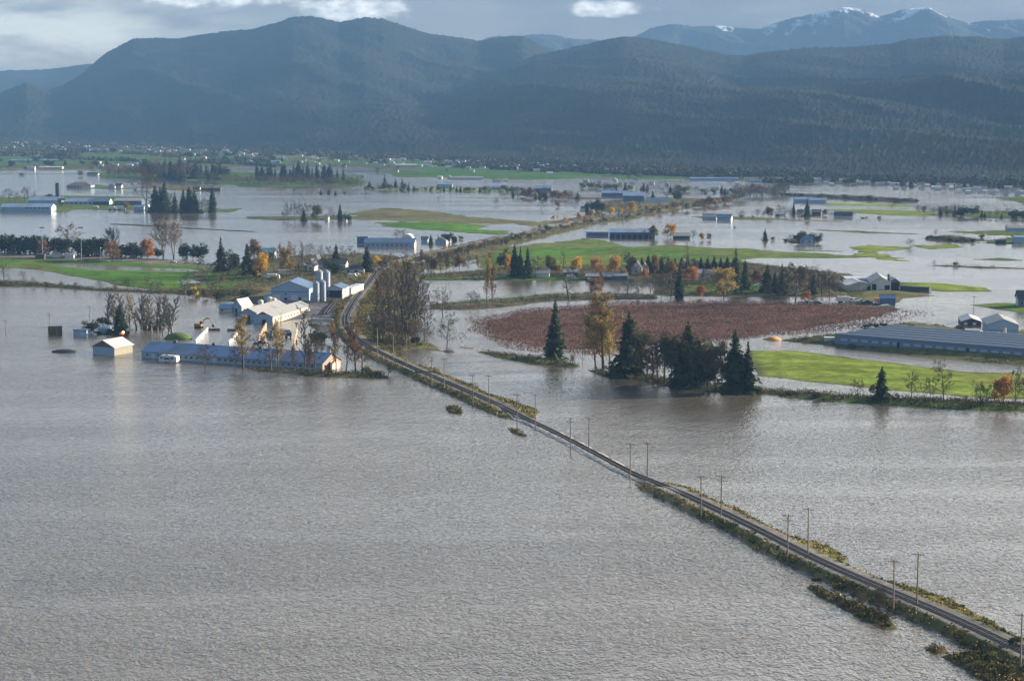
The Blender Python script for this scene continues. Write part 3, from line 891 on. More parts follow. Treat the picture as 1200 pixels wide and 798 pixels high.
FOREST = [(.28, (.010, .015, .011)), (.46, (.016, .021, .014)), (.60, (.028, .028, .018)), (.74, (.050, .040, .029))]
FOOT = [(-600, 160), (0, 165), (200, 172), (400, 182), (600, 190), (750, 197), (900, 206), (1000, 211), (1200, 218), (1700, 232)]
mtn = ridge_mesh("mountain", forest_mat("mountain_forest", FOREST),
    [(-600, 150), (-300, 128), (-60, 112), (0, 110), (60, 107), (78, 101), (100, 88), (125, 66), (160, 47.5), (185, 46.5), (215, 47), (240, 42.5), (280, 37.5), (300, 36), (330, 28), (345, 22.5), (365, 21.5),
     (385, 24.5), (400, 28.5), (430, 22.5), (450, 24.5), (480, 34), (500, 41), (545, 47), (560, 50), (600, 44), (612, 44), (630, 53), (650, 66), (680, 82), (720, 94), (800, 110), (1000, 120), (1700, 126)],
    [(-600, 160), (0, 165), (200, 172), (400, 182), (600, 190), (750, 194), (1000, 190), (1700, 190)],
    [(-600, 10000), (0, 9600), (345, 8800), (640, 8400), (800, 8400), (1700, 8400)], -500, 1000, 760, 240, .25, 120, 7, 5)
tag(mtn, "long wooded blue mountain with a double summit, left of centre", "mountain", kind="structure")
mtn2 = ridge_mesh("mountain", forest_mat("nearer_mountain_forest", FOREST),
    [(420, 185), (500, 120), (560, 92), (600, 78), (628, 66), (645, 62.5), (665, 58.5), (700, 50.5), (715, 47), (730, 44.5), (748, 46), (790, 53), (820, 59), (850, 66), (870, 67), (890, 63), (940, 58), (990, 57), (1040, 53), (1060, 48),
     (1100, 44), (1140, 45), (1170, 48), (1200, 44), (1300, 40), (1450, 52), (1700, 70)],
    [(420, 186), (600, 190.5), (750, 197), (900, 206), (1000, 211), (1200, 218), (1700, 232)],
    [(420, 7000), (640, 7400), (900, 7000), (1200, 6600), (1700, 6200)], 425, 1660, 800, 260, .25, 110, 6, 15)
tag(mtn2, "nearer wooded mountain filling the right half behind the prairie", "mountain", kind="structure")
knob = ridge_mesh("hill", forest_mat("hill_forest", FOREST),
    [(-300, 118), (-60, 118), (0, 112), (20, 104), (35, 98.5), (48, 103), (62, 108), (110, 118), (180, 128), (260, 140)],
    [(-300, 162), (0, 164.5), (260, 171)], [(-300, 8400), (260, 8000)], -290, 250, 260, 90, .3, 30, 9, 25)
tag(knob, "small pointed wooded hill at the far left foot of the mountain", "hill", kind="structure")
SNOWY = [(.30, (.030, .040, .038)), (.5, (.045, .052, .046)), (.68, (.07, .07, .06))]
ms = forest_mat("high_rock_and_snow", SNOWY, .0022)
nt = ms.node_tree; N, L = nt.nodes, nt.links
geo = N.new("ShaderNodeNewGeometry")
sp = N.new("ShaderNodeSeparateXYZ"); L.new(geo.outputs["Position"], sp.inputs[0])
mp = N.new("ShaderNodeMapping"); mp.inputs["Scale"].default_value = (.006, .0016, .0022); mp.inputs["Rotation"].default_value = (0, .5, 0)
L.new(geo.outputs["Position"], mp.inputs["Vector"])
sn = N.new("ShaderNodeTexNoise"); sn.inputs["Scale"].default_value = 1; sn.inputs["Detail"].default_value = 8; sn.inputs["Roughness"].default_value = .68
L.new(mp.outputs[0], sn.inputs["Vector"])
hz = N.new("ShaderNodeMapRange"); hz.inputs[1].default_value, hz.inputs[2].default_value = 430, 760
hz.inputs[3].default_value, hz.inputs[4].default_value = -.20, .10
L.new(sp.outputs[2], hz.inputs[0])
ad = N.new("ShaderNodeMath"); L.new(sn.outputs["Fac"], ad.inputs[0]); L.new(hz.outputs[0], ad.inputs[1])
st = N.new("ShaderNodeMapRange"); st.inputs[1].default_value, st.inputs[2].default_value = .555, .62
L.new(ad.outputs[0], st.inputs[0])
mx = N.new("ShaderNodeMix"); mx.data_type = 'RGBA'
L.new(st.outputs[0], mx.inputs[0])
bs = nt.nodes["Principled BSDF"]
L.new(bs.inputs["Base Color"].links[0].from_socket, mx.inputs[6])
mx.inputs[7].default_value = (.85, .87, .9, 1)
L.new(mx.outputs[2], bs.inputs["Base Color"])
snow = ridge_mesh("mountain", ms,
    [(560, 60), (640, 49.5), (690, 48), (712, 50.5), (745, 44), (760, 35.5), (785, 30), (810, 33.5), (840, 32.5), (885, 37), (905, 30.5), (925, 25.5), (950, 21.5), (970, 17.5), (985, 12.5), (1000, 15.5), (1025, 24.5),
     (1045, 19.5), (1070, 13.5), (1085, 14.5), (1110, 24.5), (1130, 30), (1155, 27), (1200, 28), (1300, 24), (1500, 40), (1700, 50)],
    [(560, 150), (1700, 150)], [(560, 13600), (1700, 13000)], 565, 1600, 640, 130, .06, 330, 9, 35, .75, .9)
tag(snow, "distant rocky mountain streaked with snow, top right", "mountain", kind="structure")
ridge_far = ridge_mesh("mountain", forest_mat("distant_forest", FOREST, .002),
    [(-600, 92), (-100, 86), (0, 84), (55, 83), (108, 76.5), (180, 74), (300, 70), (420, 90)], [(-600, 150), (420, 150)], [(-600, 13400), (420, 13400)],
    -560, 400, 200, 40, .08, 60, 8, 45)
tag(ridge_far, "faint flat blue ridge on the horizon at far left", "mountain", kind="structure")

# ------------------------------------------------------------------ haze
mh, nt, b = new_mat("valley_haze")
nt.nodes.remove(b)
pv = nt.nodes.new("ShaderNodeVolumePrincipled")
pv.inputs["Color"].default_value = (.135, .262, .45, 1)
pv.inputs["Density"].default_value = 0.000092
pv.inputs["Anisotropy"].default_value = 0.0
nt.links.new(pv.outputs[0], nt.nodes["Material Output"].inputs["Volume"])
mb = MB()
mb.box(-8200, -1500, -4, 8200, 16000, 1000)
hz_o = mb.build("haze", mh)
tag(hz_o, "thin blue autumn haze over the valley", "haze", kind="stuff")
# ------------------------------------------------------------------ railway
TN = np.gradient(TRK, axis=0)
TN /= np.linalg.norm(TN, axis=1)[:, None]
NRM = np.stack([TN[:, 1], -TN[:, 0]], 1)          # to the right of travel (away from camera)


def wash_at(y):
    return float(np.clip(min((y - _wash1) / 14, (_wash0 - y) / 22) + .5, 0, 1))


def sweep(path_n, prof, zoff, i0, i1, closed=True):
    """Sweep a profile [(offset, z)] along the track between two samples."""
    vs, fs = [], []
    k = len(prof)
    for i in range(i0, i1):
        p, n, z = TRK[i], NRM[i], zoff[i]
        for o, h in prof:
            vs.append((p[0] + n[0] * o, p[1] + n[1] * o, h + z))
    for i in range(i1 - i0 - 1):
        for j in range(k if closed else k - 1):
            a, b2 = i * k + j, i * k + (j + 1) % k
            fs.append((a, b2, b2 + k, a + k))
    return vs, fs


N_TRK = len(TRK)
washv = np.array([wash_at(p[1]) for p in TRK])
ztrk = 1.38 - .80 * np.convolve(np.pad(washv, 4, mode='edge'), np.ones(9) / 9, 'valid')
track = empty("railway_track", (0, 0, 0))
tag(track, "single railway track running on a low bank through the flood", "railway track")
NEAR = int(np.argmax(TRK[:, 1] > 1750)) or N_TRK
dry = np.where(washv < .45)[0]
segs = np.split(dry, np.where(np.diff(dry) > 1)[0] + 1)
bv, bf = [], []
for s in segs:
    if len(s) < 3:
        continue
    v, f = sweep(TRK, [(-3.1, -.9), (-1.7, .0), (1.7, .0), (3.1, -.9)], ztrk, s[0], min(s[-1] + 1, NEAR), False)
    bf += [tuple(i + len(bv) for i in q) for q in f]
    bv += v
mesh_obj("ballast_bed", bv, bf, M['ballast'], track)
for s in (-1, 1):
    v, f = sweep(TRK, [(s * .78 - .07, .10), (s * .78 + .07, .10), (s * .78 + .06, .30), (s * .78 - .06, .30)], ztrk, 0, NEAR)
    mesh_obj("rail", v, f, M['rail'], track)
sl = MB()
for i in range(0, NEAR - 1):
    for t in (0, .25, .5, .75):
        p = TRK[i] * (1 - t) + TRK[i + 1] * t
        n, d, z = NRM[i], TN[i], ztrk[i] * (1 - t) + ztrk[i + 1] * t
        q = [(p + n * a + d * c2) for a, c2 in ((-1.3, -.13), (1.3, -.13), (1.3, .13), (-1.3, .13))]
        sl.add([(x, y, z - .06) for x, y in q] + [(x, y, z + .11) for x, y in q],
               [(4, 5, 6, 7), (0, 1, 5, 4), (1, 2, 6, 5), (2, 3, 7, 6), (3, 0, 4, 7)])
sl.build("sleepers", M['sleeper'], track)

# white water pouring across the line where the bank is awash
mw, nt, b = new_mat("rushing_muddy_water")
N, L = nt.nodes, nt.links
geo = N.new("ShaderNodeNewGeometry")
no = N.new("ShaderNodeTexNoise"); no.inputs["Scale"].default_value = .55; no.inputs["Detail"].default_value = 7; no.inputs["Roughness"].default_value = .68
L.new(geo.outputs["Position"], no.inputs["Vector"])
cr = N.new("ShaderNodeValToRGB")
cr.color_ramp.elements[0].position, cr.color_ramp.elements[1].position = .42, .60
cr.color_ramp.elements[0].color, cr.color_ramp.elements[1].color = (.20, .17, .13, 1), (.72, .66, .56, 1)
L.new(no.outputs["Fac"], cr.inputs[0]); L.new(cr.outputs[0], b.inputs["Base Color"])
b.inputs["Roughness"].default_value = .45
bp = N.new("ShaderNodeBump"); bp.inputs["Distance"].default_value = .4; L.new(no.outputs["Fac"], bp.inputs["Height"]); L.new(bp.outputs[0], b.inputs["Normal"])
wet = np.where(washv > .4)[0]
i0, i1 = wet[0] - 1, wet[-1] + 2
rv, rf = [], []
K = 9
for i in range(i0, i1):
    t = (i - i0) / (i1 - i0)
    wd = 3.0 * math.sin(math.pi * min(max(t, .04), .96)) ** .4
    for j in range(K):
        o = (j / (K - 1) * 2 - 1)
        o2 = o * wd - .3 + .5 * random.uniform(-1, 1) * abs(o)
        p = TRK[i] + NRM[i] * o2
        rv.append((p[0], p[1], .10 + .28 * (1 - o * o) + random.uniform(0, .10) * (1 - abs(o))))
for i in range(i1 - i0 - 1):
    for j in range(K - 1):
        a = i * K + j
        rf.append((a, a + 1, a + 1 + K, a + K))
rush = mesh_obj("rushing_water", rv, rf, mw, smooth=True)
tag(rush, "pale rushing water spilling over the sunken stretch of railway", "flood water", kind="structure")

# ------------------------------------------------------------------ utility poles
POLE_MESH = {}
def utility_pole(px, py, hpx, arms, label, group):
    base = PG(px, py)
    h = hpx * (base.y / FPX) + max(0, -base.z)
    root = empty("utility_pole", base, random.uniform(-.05, .05) + math.radians(-22))
    tag(root, label, "utility pole", group)
    mb = MB(); mb.bar((0, 0, -.4), (random.uniform(-.12, .12), 0, h), .19, .12, 7)
    mb.build("pole", M['wood'], root)
    for k in range(arms):
        z = h - .45 - k * 1.0
        mb = MB(); mb.box(-1.25, -.20, z, 1.25, -.07, z + .13)
        for x in (-1.15, -.55, .55, 1.15):
            mb.bar((x, -.13, z + .13), (x, -.13, z + .36), .05, .04, 5)
        mb.bar((-.7, -.135, z + .06), (0, -.2, z - .6), .035, n=4)
        mb.bar((.7, -.135, z + .06), (0, -.2, z - .6), .035, n=4)
        mb.build("crossarm", M['wood'], root)
    return root


ORD = "first second third fourth fifth sixth seventh eighth ninth tenth eleventh twelfth thirteenth fourteenth fifteenth sixteenth".split()
ROW_A = [(1196, 777, 70), (1047, 709, 63.5), (922.7, 652, 58), (821.6, 603, 53), (738.6, 564.5, 46.5), (668.5, 532, 44.5), (606, 501.5, 41), (554, 476, 38), (505.8, 451, 35), (476.5, 428, 32)]
ROW_B = [(1074.5, 708.5, 64), (947, 649, 56), (845, 604, 49), (758.5, 564, 47), (690, 532, 44.5), (627.5, 502.5, 41.5), (573, 475.5, 38), (520.5, 452, 33.5), (461, 421, 30), (442.6, 419, 38)]
for i, (x, y, h) in enumerate(ROW_A):
    utility_pole(x, y, h, 2 if i % 3 == 2 else 1, f"wooden utility pole on the camera side of the track, {ORD[i]} from the near end", "utility poles along the railway")
for i, (x, y, h) in enumerate(ROW_B):
    utility_pole(x, y, h, 1 if i != 2 else 2, f"wooden utility pole on the far side of the track, {ORD[i]} from the near end", "utility poles along the railway")
for x, y, h, lab in [(404, 389, 36, "wooden pole where the railway curves beside the flooded yard"), (417, 389, 36, "wooden pole just right of the railway curve"),
                     (58.5, 392, 26, "utility pole standing in water against the hay stack"), (7, 391, 16, "small leaning pole alone in the water at far left"),
                     (105, 372, 14, "thin pole in the water behind the round dark bush"), (1141, 371, 24, "lone pole in the flood near the right green bank"),
                     (955, 300, 14, "thin pole in the flood right of the tree-ringed house")]:
    utility_pole(x, y, h, 2 if h > 25 else 1, lab, None)
far_poles = [(612, 283, 14), (624, 281, 14), (637, 279, 14), (646, 275, 14), (655, 275, 13), (672, 271, 13), (686, 267, 13), (700, 263, 12), (716, 259, 12), (730, 255, 12), (570, 296, 16), (590, 290, 15), (556, 301, 16), (543, 305, 17), (527, 309, 17)]
for i, (x, y, h) in enumerate(far_poles):
    base = PG(x, y)
    hh = h * base.y / FPX
    mb = MB(); mb.bar((0, 0, -.3), (0, 0, hh), .17, .12, 5); mb.box(-1.1, -.22, hh - .7, 1.1, -.1, hh - .5)
    o = mb.build("utility_pole", M['wood']); o.location = base; o.rotation_euler.z = -.5
    tag(o, "thin distant pole in the line following the road bank past the green fields", "utility pole", "distant poles on the road bank")

# ------------------------------------------------------------------ scrub (countless low growth)
def leaf_cloud(centers, radii, heights, nq, size, cols, rng, flat=.6):
    """Random leaf quads in low domes round each centre. Returns verts, quads, colours."""
    n = len(centers)
    q = n * nq
    c = np.repeat(np.asarray(centers, float), nq, 0)
    r = np.repeat(radii, nq)
    h = np.repeat(heights, nq)
    ang = rng.random(q) * 2 * np.pi
    rad = np.sqrt(rng.random(q))
    el = rng.random(q)
    pos = c + np.stack([np.cos(ang) * rad * r, np.sin(ang) * rad * r, el * h * np.sqrt(np.clip(1 - rad ** 2 * .8, 0, 1))], 1)
    a = rng.normal(size=(q, 3)); a /= np.linalg.norm(a, axis=1)[:, None]
    b2 = rng.normal(size=(q, 3)); b2 -= (b2 * a).sum(1)[:, None] * a; b2 /= np.linalg.norm(b2, axis=1)[:, None]
    s = size * (.6 + .8 * rng.random(q))[:, None]
    V = np.stack([pos - a * s - b2 * s * flat, pos + a * s - b2 * s * flat * .5, pos + a * s * .8 + b2 * s * flat, pos - a * s * .7 + b2 * s * flat], 1)
    C = np.repeat(np.repeat(cols, nq, 0), 4, 0)
    return V.reshape(-1, 3), C


def quads_obj(name, V, C, mat):
    n = len(V) // 4
    me = bpy.data.meshes.new(name)
    me.vertices.add(len(V)); me.vertices.foreach_set("co", V.astype(np.float32).ravel())
    me.loops.add(len(V)); me.loops.foreach_set("vertex_index", np.arange(len(V), dtype=np.int32))
    me.polygons.add(n); me.polygons.foreach_set("loop_start", np.arange(0, len(V), 4, dtype=np.int32))
    me.update(calc_edges=True)
    if C is not None:
        at = me.color_attributes.new("cover", 'FLOAT_COLOR', 'POINT')
        at.data.foreach_set("color", np.concatenate([C, np.ones((len(C), 1))], 1).astype(np.float32).ravel())
    me.materials.append(mat)
    return link(bpy.data.objects.new(name, me))


M['scrub'] = cover_mat("scrub_leaf", .85, .05, .8, .1, .25, .35)
PAL = np.array([(.055, .070, .024), (.075, .085, .030), (.10, .10, .035), (.19, .15, .065), (.28, .215, .09), (.115, .085, .055), (.045, .05, .022)])


def sample_poly(pts, dens, zmin=.12):
    g = np.array([(P(x, y).x, P(x, y).y) for x, y in pts])
    lo, hi = g.min(0) - 3, g.max(0) + 3
    n = int(dens * np.prod(hi - lo))
    xy = lo + _rng.random((n, 2)) * (hi - lo)
    m, sd = poly_sd(xy[:, 0], xy[:, 1], pts, 0)
    xy = xy[m]
    xy = xy[sd > -4]
    z = land_at(xy[:, 0], xy[:, 1])
    k = z > zmin
    return np.column_stack([xy[k], z[k] - .1])


cen, rad_, hgt, col = [], [], [], []
# shoulders of the railway bank
ii = _rng.integers(0, min(NEAR, 330), 30000)
off = np.where(_rng.random(30000) < .62, -1, 1) * (3.2 + _rng.random(30000) * 14)
pxy = TRK[ii] + NRM[ii] * off[:, None] + _rng.normal(size=(30000, 2)) * 1.5
z = land_at(pxy[:, 0], pxy[:, 1])
dd, ss, _ = track_dist(pxy[:, 0], pxy[:, 1])
k = (z > .10) & (dd > 3.3)
pxy, z, off = pxy[k], z[k], off[k]
gold = fbm(pxy[:, 0], pxy[:, 1], 17, 51, 3)
pick = np.where((gold + np.where(off > 0, .18, 0)) > .52, _rng.choice([3, 4, 2, 4], len(z)), _rng.choice([0, 1, 2, 3, 5, 4, 2], len(z)))
cen.append(np.column_stack([pxy, z - .1])); rad_.append(.5 + .8 * _rng.random(len(z))); hgt.append(np.where(off > 0, .45, .95) * (.4 + .9 * _rng.random(len(z)))); col.append(PAL[pick])
for pts, top, slope, amp, c in LAND:
    if c is BANK:
        s = sample_poly(pts, .34); pal = [0, 6, 1, 5, 5]; hr = (.8, 2.0)
    elif c is EARTH:
        s = sample_poly(pts, .09); pal = [5, 6, 3, 0, 5]; hr = (.8, 2.2)
    elif c == (.105, .098, .048):
        s = sample_poly(pts, .05); pal = [5, 5, 3, 4, 0]; hr = (.5, 1.8)
    elif c == (.10, .092, .050):
        s = sample_poly(pts, .07); pal = [5, 5, 0, 3, 6]; hr = (.8, 2.4)
    elif c in ((.105, .10, .045), (.10, .10, .045)):
        s = sample_poly(pts, .10); pal = [0, 3, 2, 6, 5]; hr = (.5, 1.4)
    elif c is BROWN:
        s = sample_poly(pts, .012); pal = [5, 5, 3, 6, 2]; hr = (.8, 2.6)
    elif c is DULL:
        s = sample_poly(pts, .004); pal = [5, 6, 0]; hr = (.6, 2.0)
    else:
        continue
    if len(s) > 8000:
        s = s[_rng.choice(len(s), 8000, False)]
    # keep clear of the yards, barns and rails
    dd, _, _ = track_dist(s[:, 0], s[:, 1]); s = s[dd > 4]
    cen.append(s); rad_.append(.9 + 1.2 * _rng.random(len(s))); hgt.append(hr[0] + (hr[1] - hr[0]) * _rng.random(len(s)))
    col.append(PAL[_rng.choice(pal, len(s))])
cen, rad_, hgt, col = np.concatenate(cen), np.concatenate(rad_), np.concatenate(hgt), np.concatenate(col)
KEEP_CLEAR = [[(300, 350), (372, 350), (395, 362), (395, 374), (370, 374), (322, 382), (280, 380), (252, 368)], [(310, 340), (410, 330), (425, 338), (400, 356), (310, 356)],
              [(975, 405), (1035, 382), (1300, 400), (1300, 432)], [(362, 374), (392, 375), (400, 396), (386, 398)], [(985, 330), (1060, 330), (1060, 342), (985, 343)]]
ok = np.ones(len(cen), bool)
for pts in KEEP_CLEAR:
    m, sd = poly_sd(cen[:, 0], cen[:, 1], pts, 0)
    if sd is not None:
        idx = np.where(m)[0]
        ok[idx[sd > 0]] = False
cen, rad_, hgt, col = cen[ok], rad_[ok], hgt[ok], col[ok]
V, C = leaf_cloud(cen, rad_, hgt, 13, .21, col, _rng)
scrub = quads_obj("bank_scrub", V, C, M['scrub'])
tag(scrub, "low green and golden scrub along the railway and ditch banks", "scrub", kind="stuff")

# flooded berry field: rows of leafless red brown bushes
g = np.array([(P(x, y).x, P(x, y).y) for x, y in BERRY_PX])
lo, hi = g.min(0), g.max(0)
rows = []
ca, sa = math.cos(-.16), math.sin(-.16)
for v in np.arange(-200, 260, 3.1):
    u = np.arange(-260, 260, .95)
    u = u + _rng.normal(size=len(u)) * .25
    mid = (lo + hi) / 2
    rows.append(np.column_stack([mid[0] + u * ca - v * sa, mid[1] + u * sa + v * ca + _rng.normal(size=len(u)) * .25]))
xy = np.concatenate(rows)
m, sd = poly_sd(xy[:, 0], xy[:, 1], BERRY_PX, 20)
xy = xy[m]
ns = fbm(xy[:, 0], xy[:, 1], 30, 71, 3)
keep = (sd + (ns - .5) * 26 > 0) & (_rng.random(len(xy)) < np.clip(.6 + sd / 20, 0, .99))
# thin out towards the deep right-hand end
px_of = xy[:, 0] / xy[:, 1] * FPX + 600
keep &= _rng.random(len(xy)) < np.clip(1.15 - np.clip((px_of - 960) / 130, 0, 1), .12, 1)
xy = xy[keep]
bc = np.array([(.170, .082, .062), (.150, .072, .055), (.190, .105, .080), (.130, .080, .061)])[_rng.integers(0, 4, len(xy))]
bc = bc * (.75 + .5 * fbm(xy[:, 0], xy[:, 1], 14, 81, 2))[:, None]
V, C = leaf_cloud(np.column_stack([xy, np.full(len(xy), -.05)]), np.full(len(xy), .8), .45 + .4 * _rng.random(len(xy)), 8, .19, bc, _rng)
berry = quads_obj("berry_bushes", V, C, M['scrub'])
tag(berry, "flooded field of low leafless reddish berry bushes in rows", "berry field", kind="stuff")
# ------------------------------------------------------------------ tree prototypes (unit height)
def tubes(segs, sides=4):
    """segs: list of (p0, p1, r0, r1) -> verts, faces."""
    vs, fs = [], []
    for a, b2, ra, rb in segs:
        a, b2 = Vector(a), Vector(b2)
        d = b2 - a
        if d.length < 1e-6:
            continue
        d.normalize()
        s = d.orthogonal().normalized(); t = d.cross(s)
        k = len(vs)
        for p, r in ((a, ra), (b2, rb)):
            for i in range(sides):
                q = 2 * math.pi * i / sides
                vs.append(tuple(p + (s * math.cos(q) + t * math.sin(q)) * r))
        fs += [(k + i, k + (i + 1) % sides, k + sides + (i + 1) % sides, k + sides + i) for i in range(sides)]
    return vs, fs


def leaf_quads(pts, size, rng, tilt=None, flat=.6):
    vs, fs = [], []
    for p in pts:
        a = Vector(rng.normal(size=3)).normalized()
        b2 = Vector(rng.normal(size=3)); b2 = (b2 - a * b2.dot(a)).normalized()
        s = size * (.55 + .9 * rng.random())
        k = len(vs)
        p = Vector(p)
        vs += [tuple(p - a * s - b2 * s * flat), tuple(p + a * s - b2 * s * flat * .5), tuple(p + a * s * .8 + b2 * s * flat), tuple(p - a * s * .7 + b2 * s * flat)]
        fs.append((k, k + 1, k + 2, k + 3))
    return vs, fs


def branch_tree(seed, spread=.75, up=.35, first=.28, trunk_r=.016, levels=4, lean=0.0, forks=1, limb=.42, twig_r=.0024, nlimb=9, ntw=4):
    """Recursive limbs. Returns trunk segments, crown segments, twig end points."""
    rng = np.random.default_rng(seed)
    trunk, crown, ends = [], [], []

    def grow(p, d, length, r, lev):
        n = 4 if lev <= 1 else 3
        pts = [Vector(p)]
        d = Vector(d).normalized()
        for i in range(n):
            d = (d + Vector(rng.normal(size=3)) * (.16 if lev else .05) + Vector((0, 0, up * .12 * (lev > 0)))).normalized()
            pts.append(pts[-1] + d * length / n)
        for i in range(n):
            r0 = r * (1 - .75 * i / n); r1 = r * (1 - .75 * (i + 1) / n)
            (trunk if lev == 0 else crown).append((pts[i], pts[i + 1], max(r0, twig_r), max(r1, twig_r * .8)))
        if lev >= levels:
            ends.append(pts[-1]); ends.append(pts[-2])
            return
        kids = nlimb if lev == 0 else ntw
        for j in range(kids):
            t = (first + (1 - first) * (j + rng.random()) / kids) if lev == 0 else (.25 + .75 * (j + rng.random()) / kids)
            f = min(t * n, n - 1e-3); i = int(f)
            q = pts[i].lerp(pts[i + 1], f - i)
            az = rng.random() * 6.283 if lev else j * 2.4 + rng.random()
            dd = (pts[i + 1] - pts[i]).normalized()
            s = dd.orthogonal().normalized(); s2 = dd.cross(s)
            side = s * math.cos(az) + s2 * math.sin(az)
            nd = (dd * (1 - spread * .7) + side * spread + Vector((0, 0, up * .5))).normalized()
            shrink = (1 - .55 * t) if lev == 0 else .75
            grow(q, nd, length * limb * shrink * (.75 + .5 * rng.random()) * (1.25 if lev == 0 else 1.15), max(r * .55 * (1 - .5 * t), twig_r), lev + 1)
        ends.append(pts[-1])
    for k in range(forks):
        a = k * 6.28 / max(forks, 1) + seed
        ln = lean + (.12 if forks > 1 else 0)
        grow((0, 0, 0), (math.cos(a) * ln, math.sin(a) * ln, 1), .86, trunk_r * (1 if forks == 1 else .75), 0)
    # normalise to unit height
    zt = max(s[1].z for s in trunk + crown)
    k = 1 / zt
    sc = lambda L_: [(a * k, b2 * k, r0, r1) for a, b2, r0, r1 in L_]
    return sc(trunk), sc(crown), [e * k for e in ends]


PROTO = {}        # name -> (trunk verts/faces, crown verts/faces, second crown or None)


def add_proto(name, trunk, crown):
    PROTO[name] = (trunk, crown)


def merge(*vf):
    vs, fs = [], []
    for v, f in vf:
        k = len(vs)
        vs += list(v); fs += [tuple(i + k for i in q) for q in f]
    return vs, fs


for i in range(4):       # round-headed bare trees
    t, c, e = branch_tree(100 + i, .85, .25, .22, .022, 4, limb=.50, nlimb=11, ntw=4, twig_r=.0044)
    add_proto(f"bare{i}", tubes(t, 6), tubes(c, 3))
for i in range(4):       # tall upright bare cottonwoods
    t, c, e = branch_tree(140 + i, .55, .55, .18, .015, 4, limb=.34, nlimb=18, ntw=4, twig_r=.0040)
    add_proto(f"tall{i}", tubes(t, 6), tubes(c, 3))
for i in range(2):       # bare trees forking from the ground in a fan
    t, c, e = branch_tree(170 + i, .60, .45, .25, .018, 3, forks=4, limb=.40, nlimb=9, ntw=6, twig_r=.0042)
    add_proto(f"fan{i}", tubes(t, 6), tubes(c, 3))
for i in range(3):       # columnar poplars
    t, c, e = branch_tree(190 + i, .34, .9, .06, .013, 3, limb=.26, nlimb=32, ntw=5, twig_r=.0042)
    add_proto(f"poplar{i}", tubes(t, 5), tubes(c, 3))
for i in range(3):       # leafy round-headed trees
    rng = np.random.default_rng(210 + i)
    t, c, e = branch_tree(200 + i, .85, .3, .22, .020, 3, limb=.48, nlimb=10, ntw=4)
    pts = []
    for p in e:
        for _ in range(7):
            q = p + Vector(rng.normal(size=3)) * .050
            if q.z > .14:
                pts.append(q)
    add_proto(f"leafy{i}", tubes(t, 6), merge(tubes(c, 3), leaf_quads(pts, .024, rng)))
for i in range(3):       # thinly leaved tall trees
    rng = np.random.default_rng(230 + i)
    t, c, e = branch_tree(220 + i, .50, .55, .15, .014, 3, limb=.30, nlimb=16, ntw=5, twig_r=.0022)
    pts = []
    for p in e:
        for _ in range(4):
            if rng.random() < .35 + .6 * p.z:
                pts.append(p + Vector(rng.normal(size=3)) * .020)
    add_proto(f"thin{i}", tubes(t, 6), merge(tubes(c, 3), leaf_quads(pts, .0085, rng)))


def conifer(seed, width=.20, layers=40, gap=.06, droop=.35, irregular=.25, bare=.06):
    rng = np.random.default_rng(seed)
    vs, fs = [], []
    for L_ in range(layers):
        t = L_ / layers
        z = bare + (1 - bare) * (t ** .92)
        R = width * (1 - t) ** .78 * (1 - irregular * .5 + irregular * rng.random()) + .008
        n = max(4, int(13 * (1 - t) + 4))
        for j in range(n):
            if rng.random() < gap * 2:
                continue
            az = 6.283 * (j + rng.random()) / n
            r1 = R * (.62 + .5 * rng.random())
            d = Vector((math.cos(az), math.sin(az), 0)); s = Vector((-math.sin(az), math.cos(az), 0))
            dr = droop * (.5 + .9 * rng.random())
            parts = 4
            for k in range(parts):
                f0, f1 = k / parts, (k + 1) / parts
                a = d * r1 * f0 + Vector((0, 0, z - dr * r1 * f0 ** 1.2 + .010 * rng.normal()))
                b2 = d * r1 * f1 + Vector((0, 0, z - dr * r1 * f1 ** 1.2 + .010 * rng.normal()))
                w0 = (.12 + .16 * math.sin(3.1 * min(f0 + .12, 1))) * r1 + .004
                w1 = (.12 + .16 * math.sin(3.1 * min(f1 + .12, 1))) * r1 * (0.35 if k == parts - 1 else 1) + .002
                tw = rng.normal() * .5
                up2 = Vector((0, 0, 1)) * tw
                kx = len(vs)
                vs += [tuple(a - (s + up2) * w0), tuple(a + (s + up2) * w0), tuple(b2 + (s + up2) * w1), tuple(b2 - (s + up2) * w1)]
                fs.append((kx, kx + 1, kx + 2, kx + 3))
    trunk = [(Vector((0, 0, -.02)), Vector((0, 0, .5)), .014, .008), (Vector((0, 0, .5)), Vector((0, 0, .995)), .008, .002)]
    return tubes(trunk, 6), (vs, fs)


add_proto("conifer0", *conifer(300, .23, 42, .07, .4, .55))
add_proto("conifer1", *conifer(301, .20, 40, .10, .45, .65))
add_proto("conifer2", *conifer(302, .27, 38, .08, .35, .5))
add_proto("conifer4", *conifer(314, .22, 36, .14, .5, .8))
add_proto("conifer5", *conifer(317, .25, 44, .10, .3, .7))
add_proto("conifer3", *conifer(303, .13, 44, .10, .5, .5))
add_proto("ragged0", *conifer(304, .13, 34, .20, .45, .9, .12))
add_proto("ragged1", *conifer(305, .16, 30, .16, .3, .8, .10))


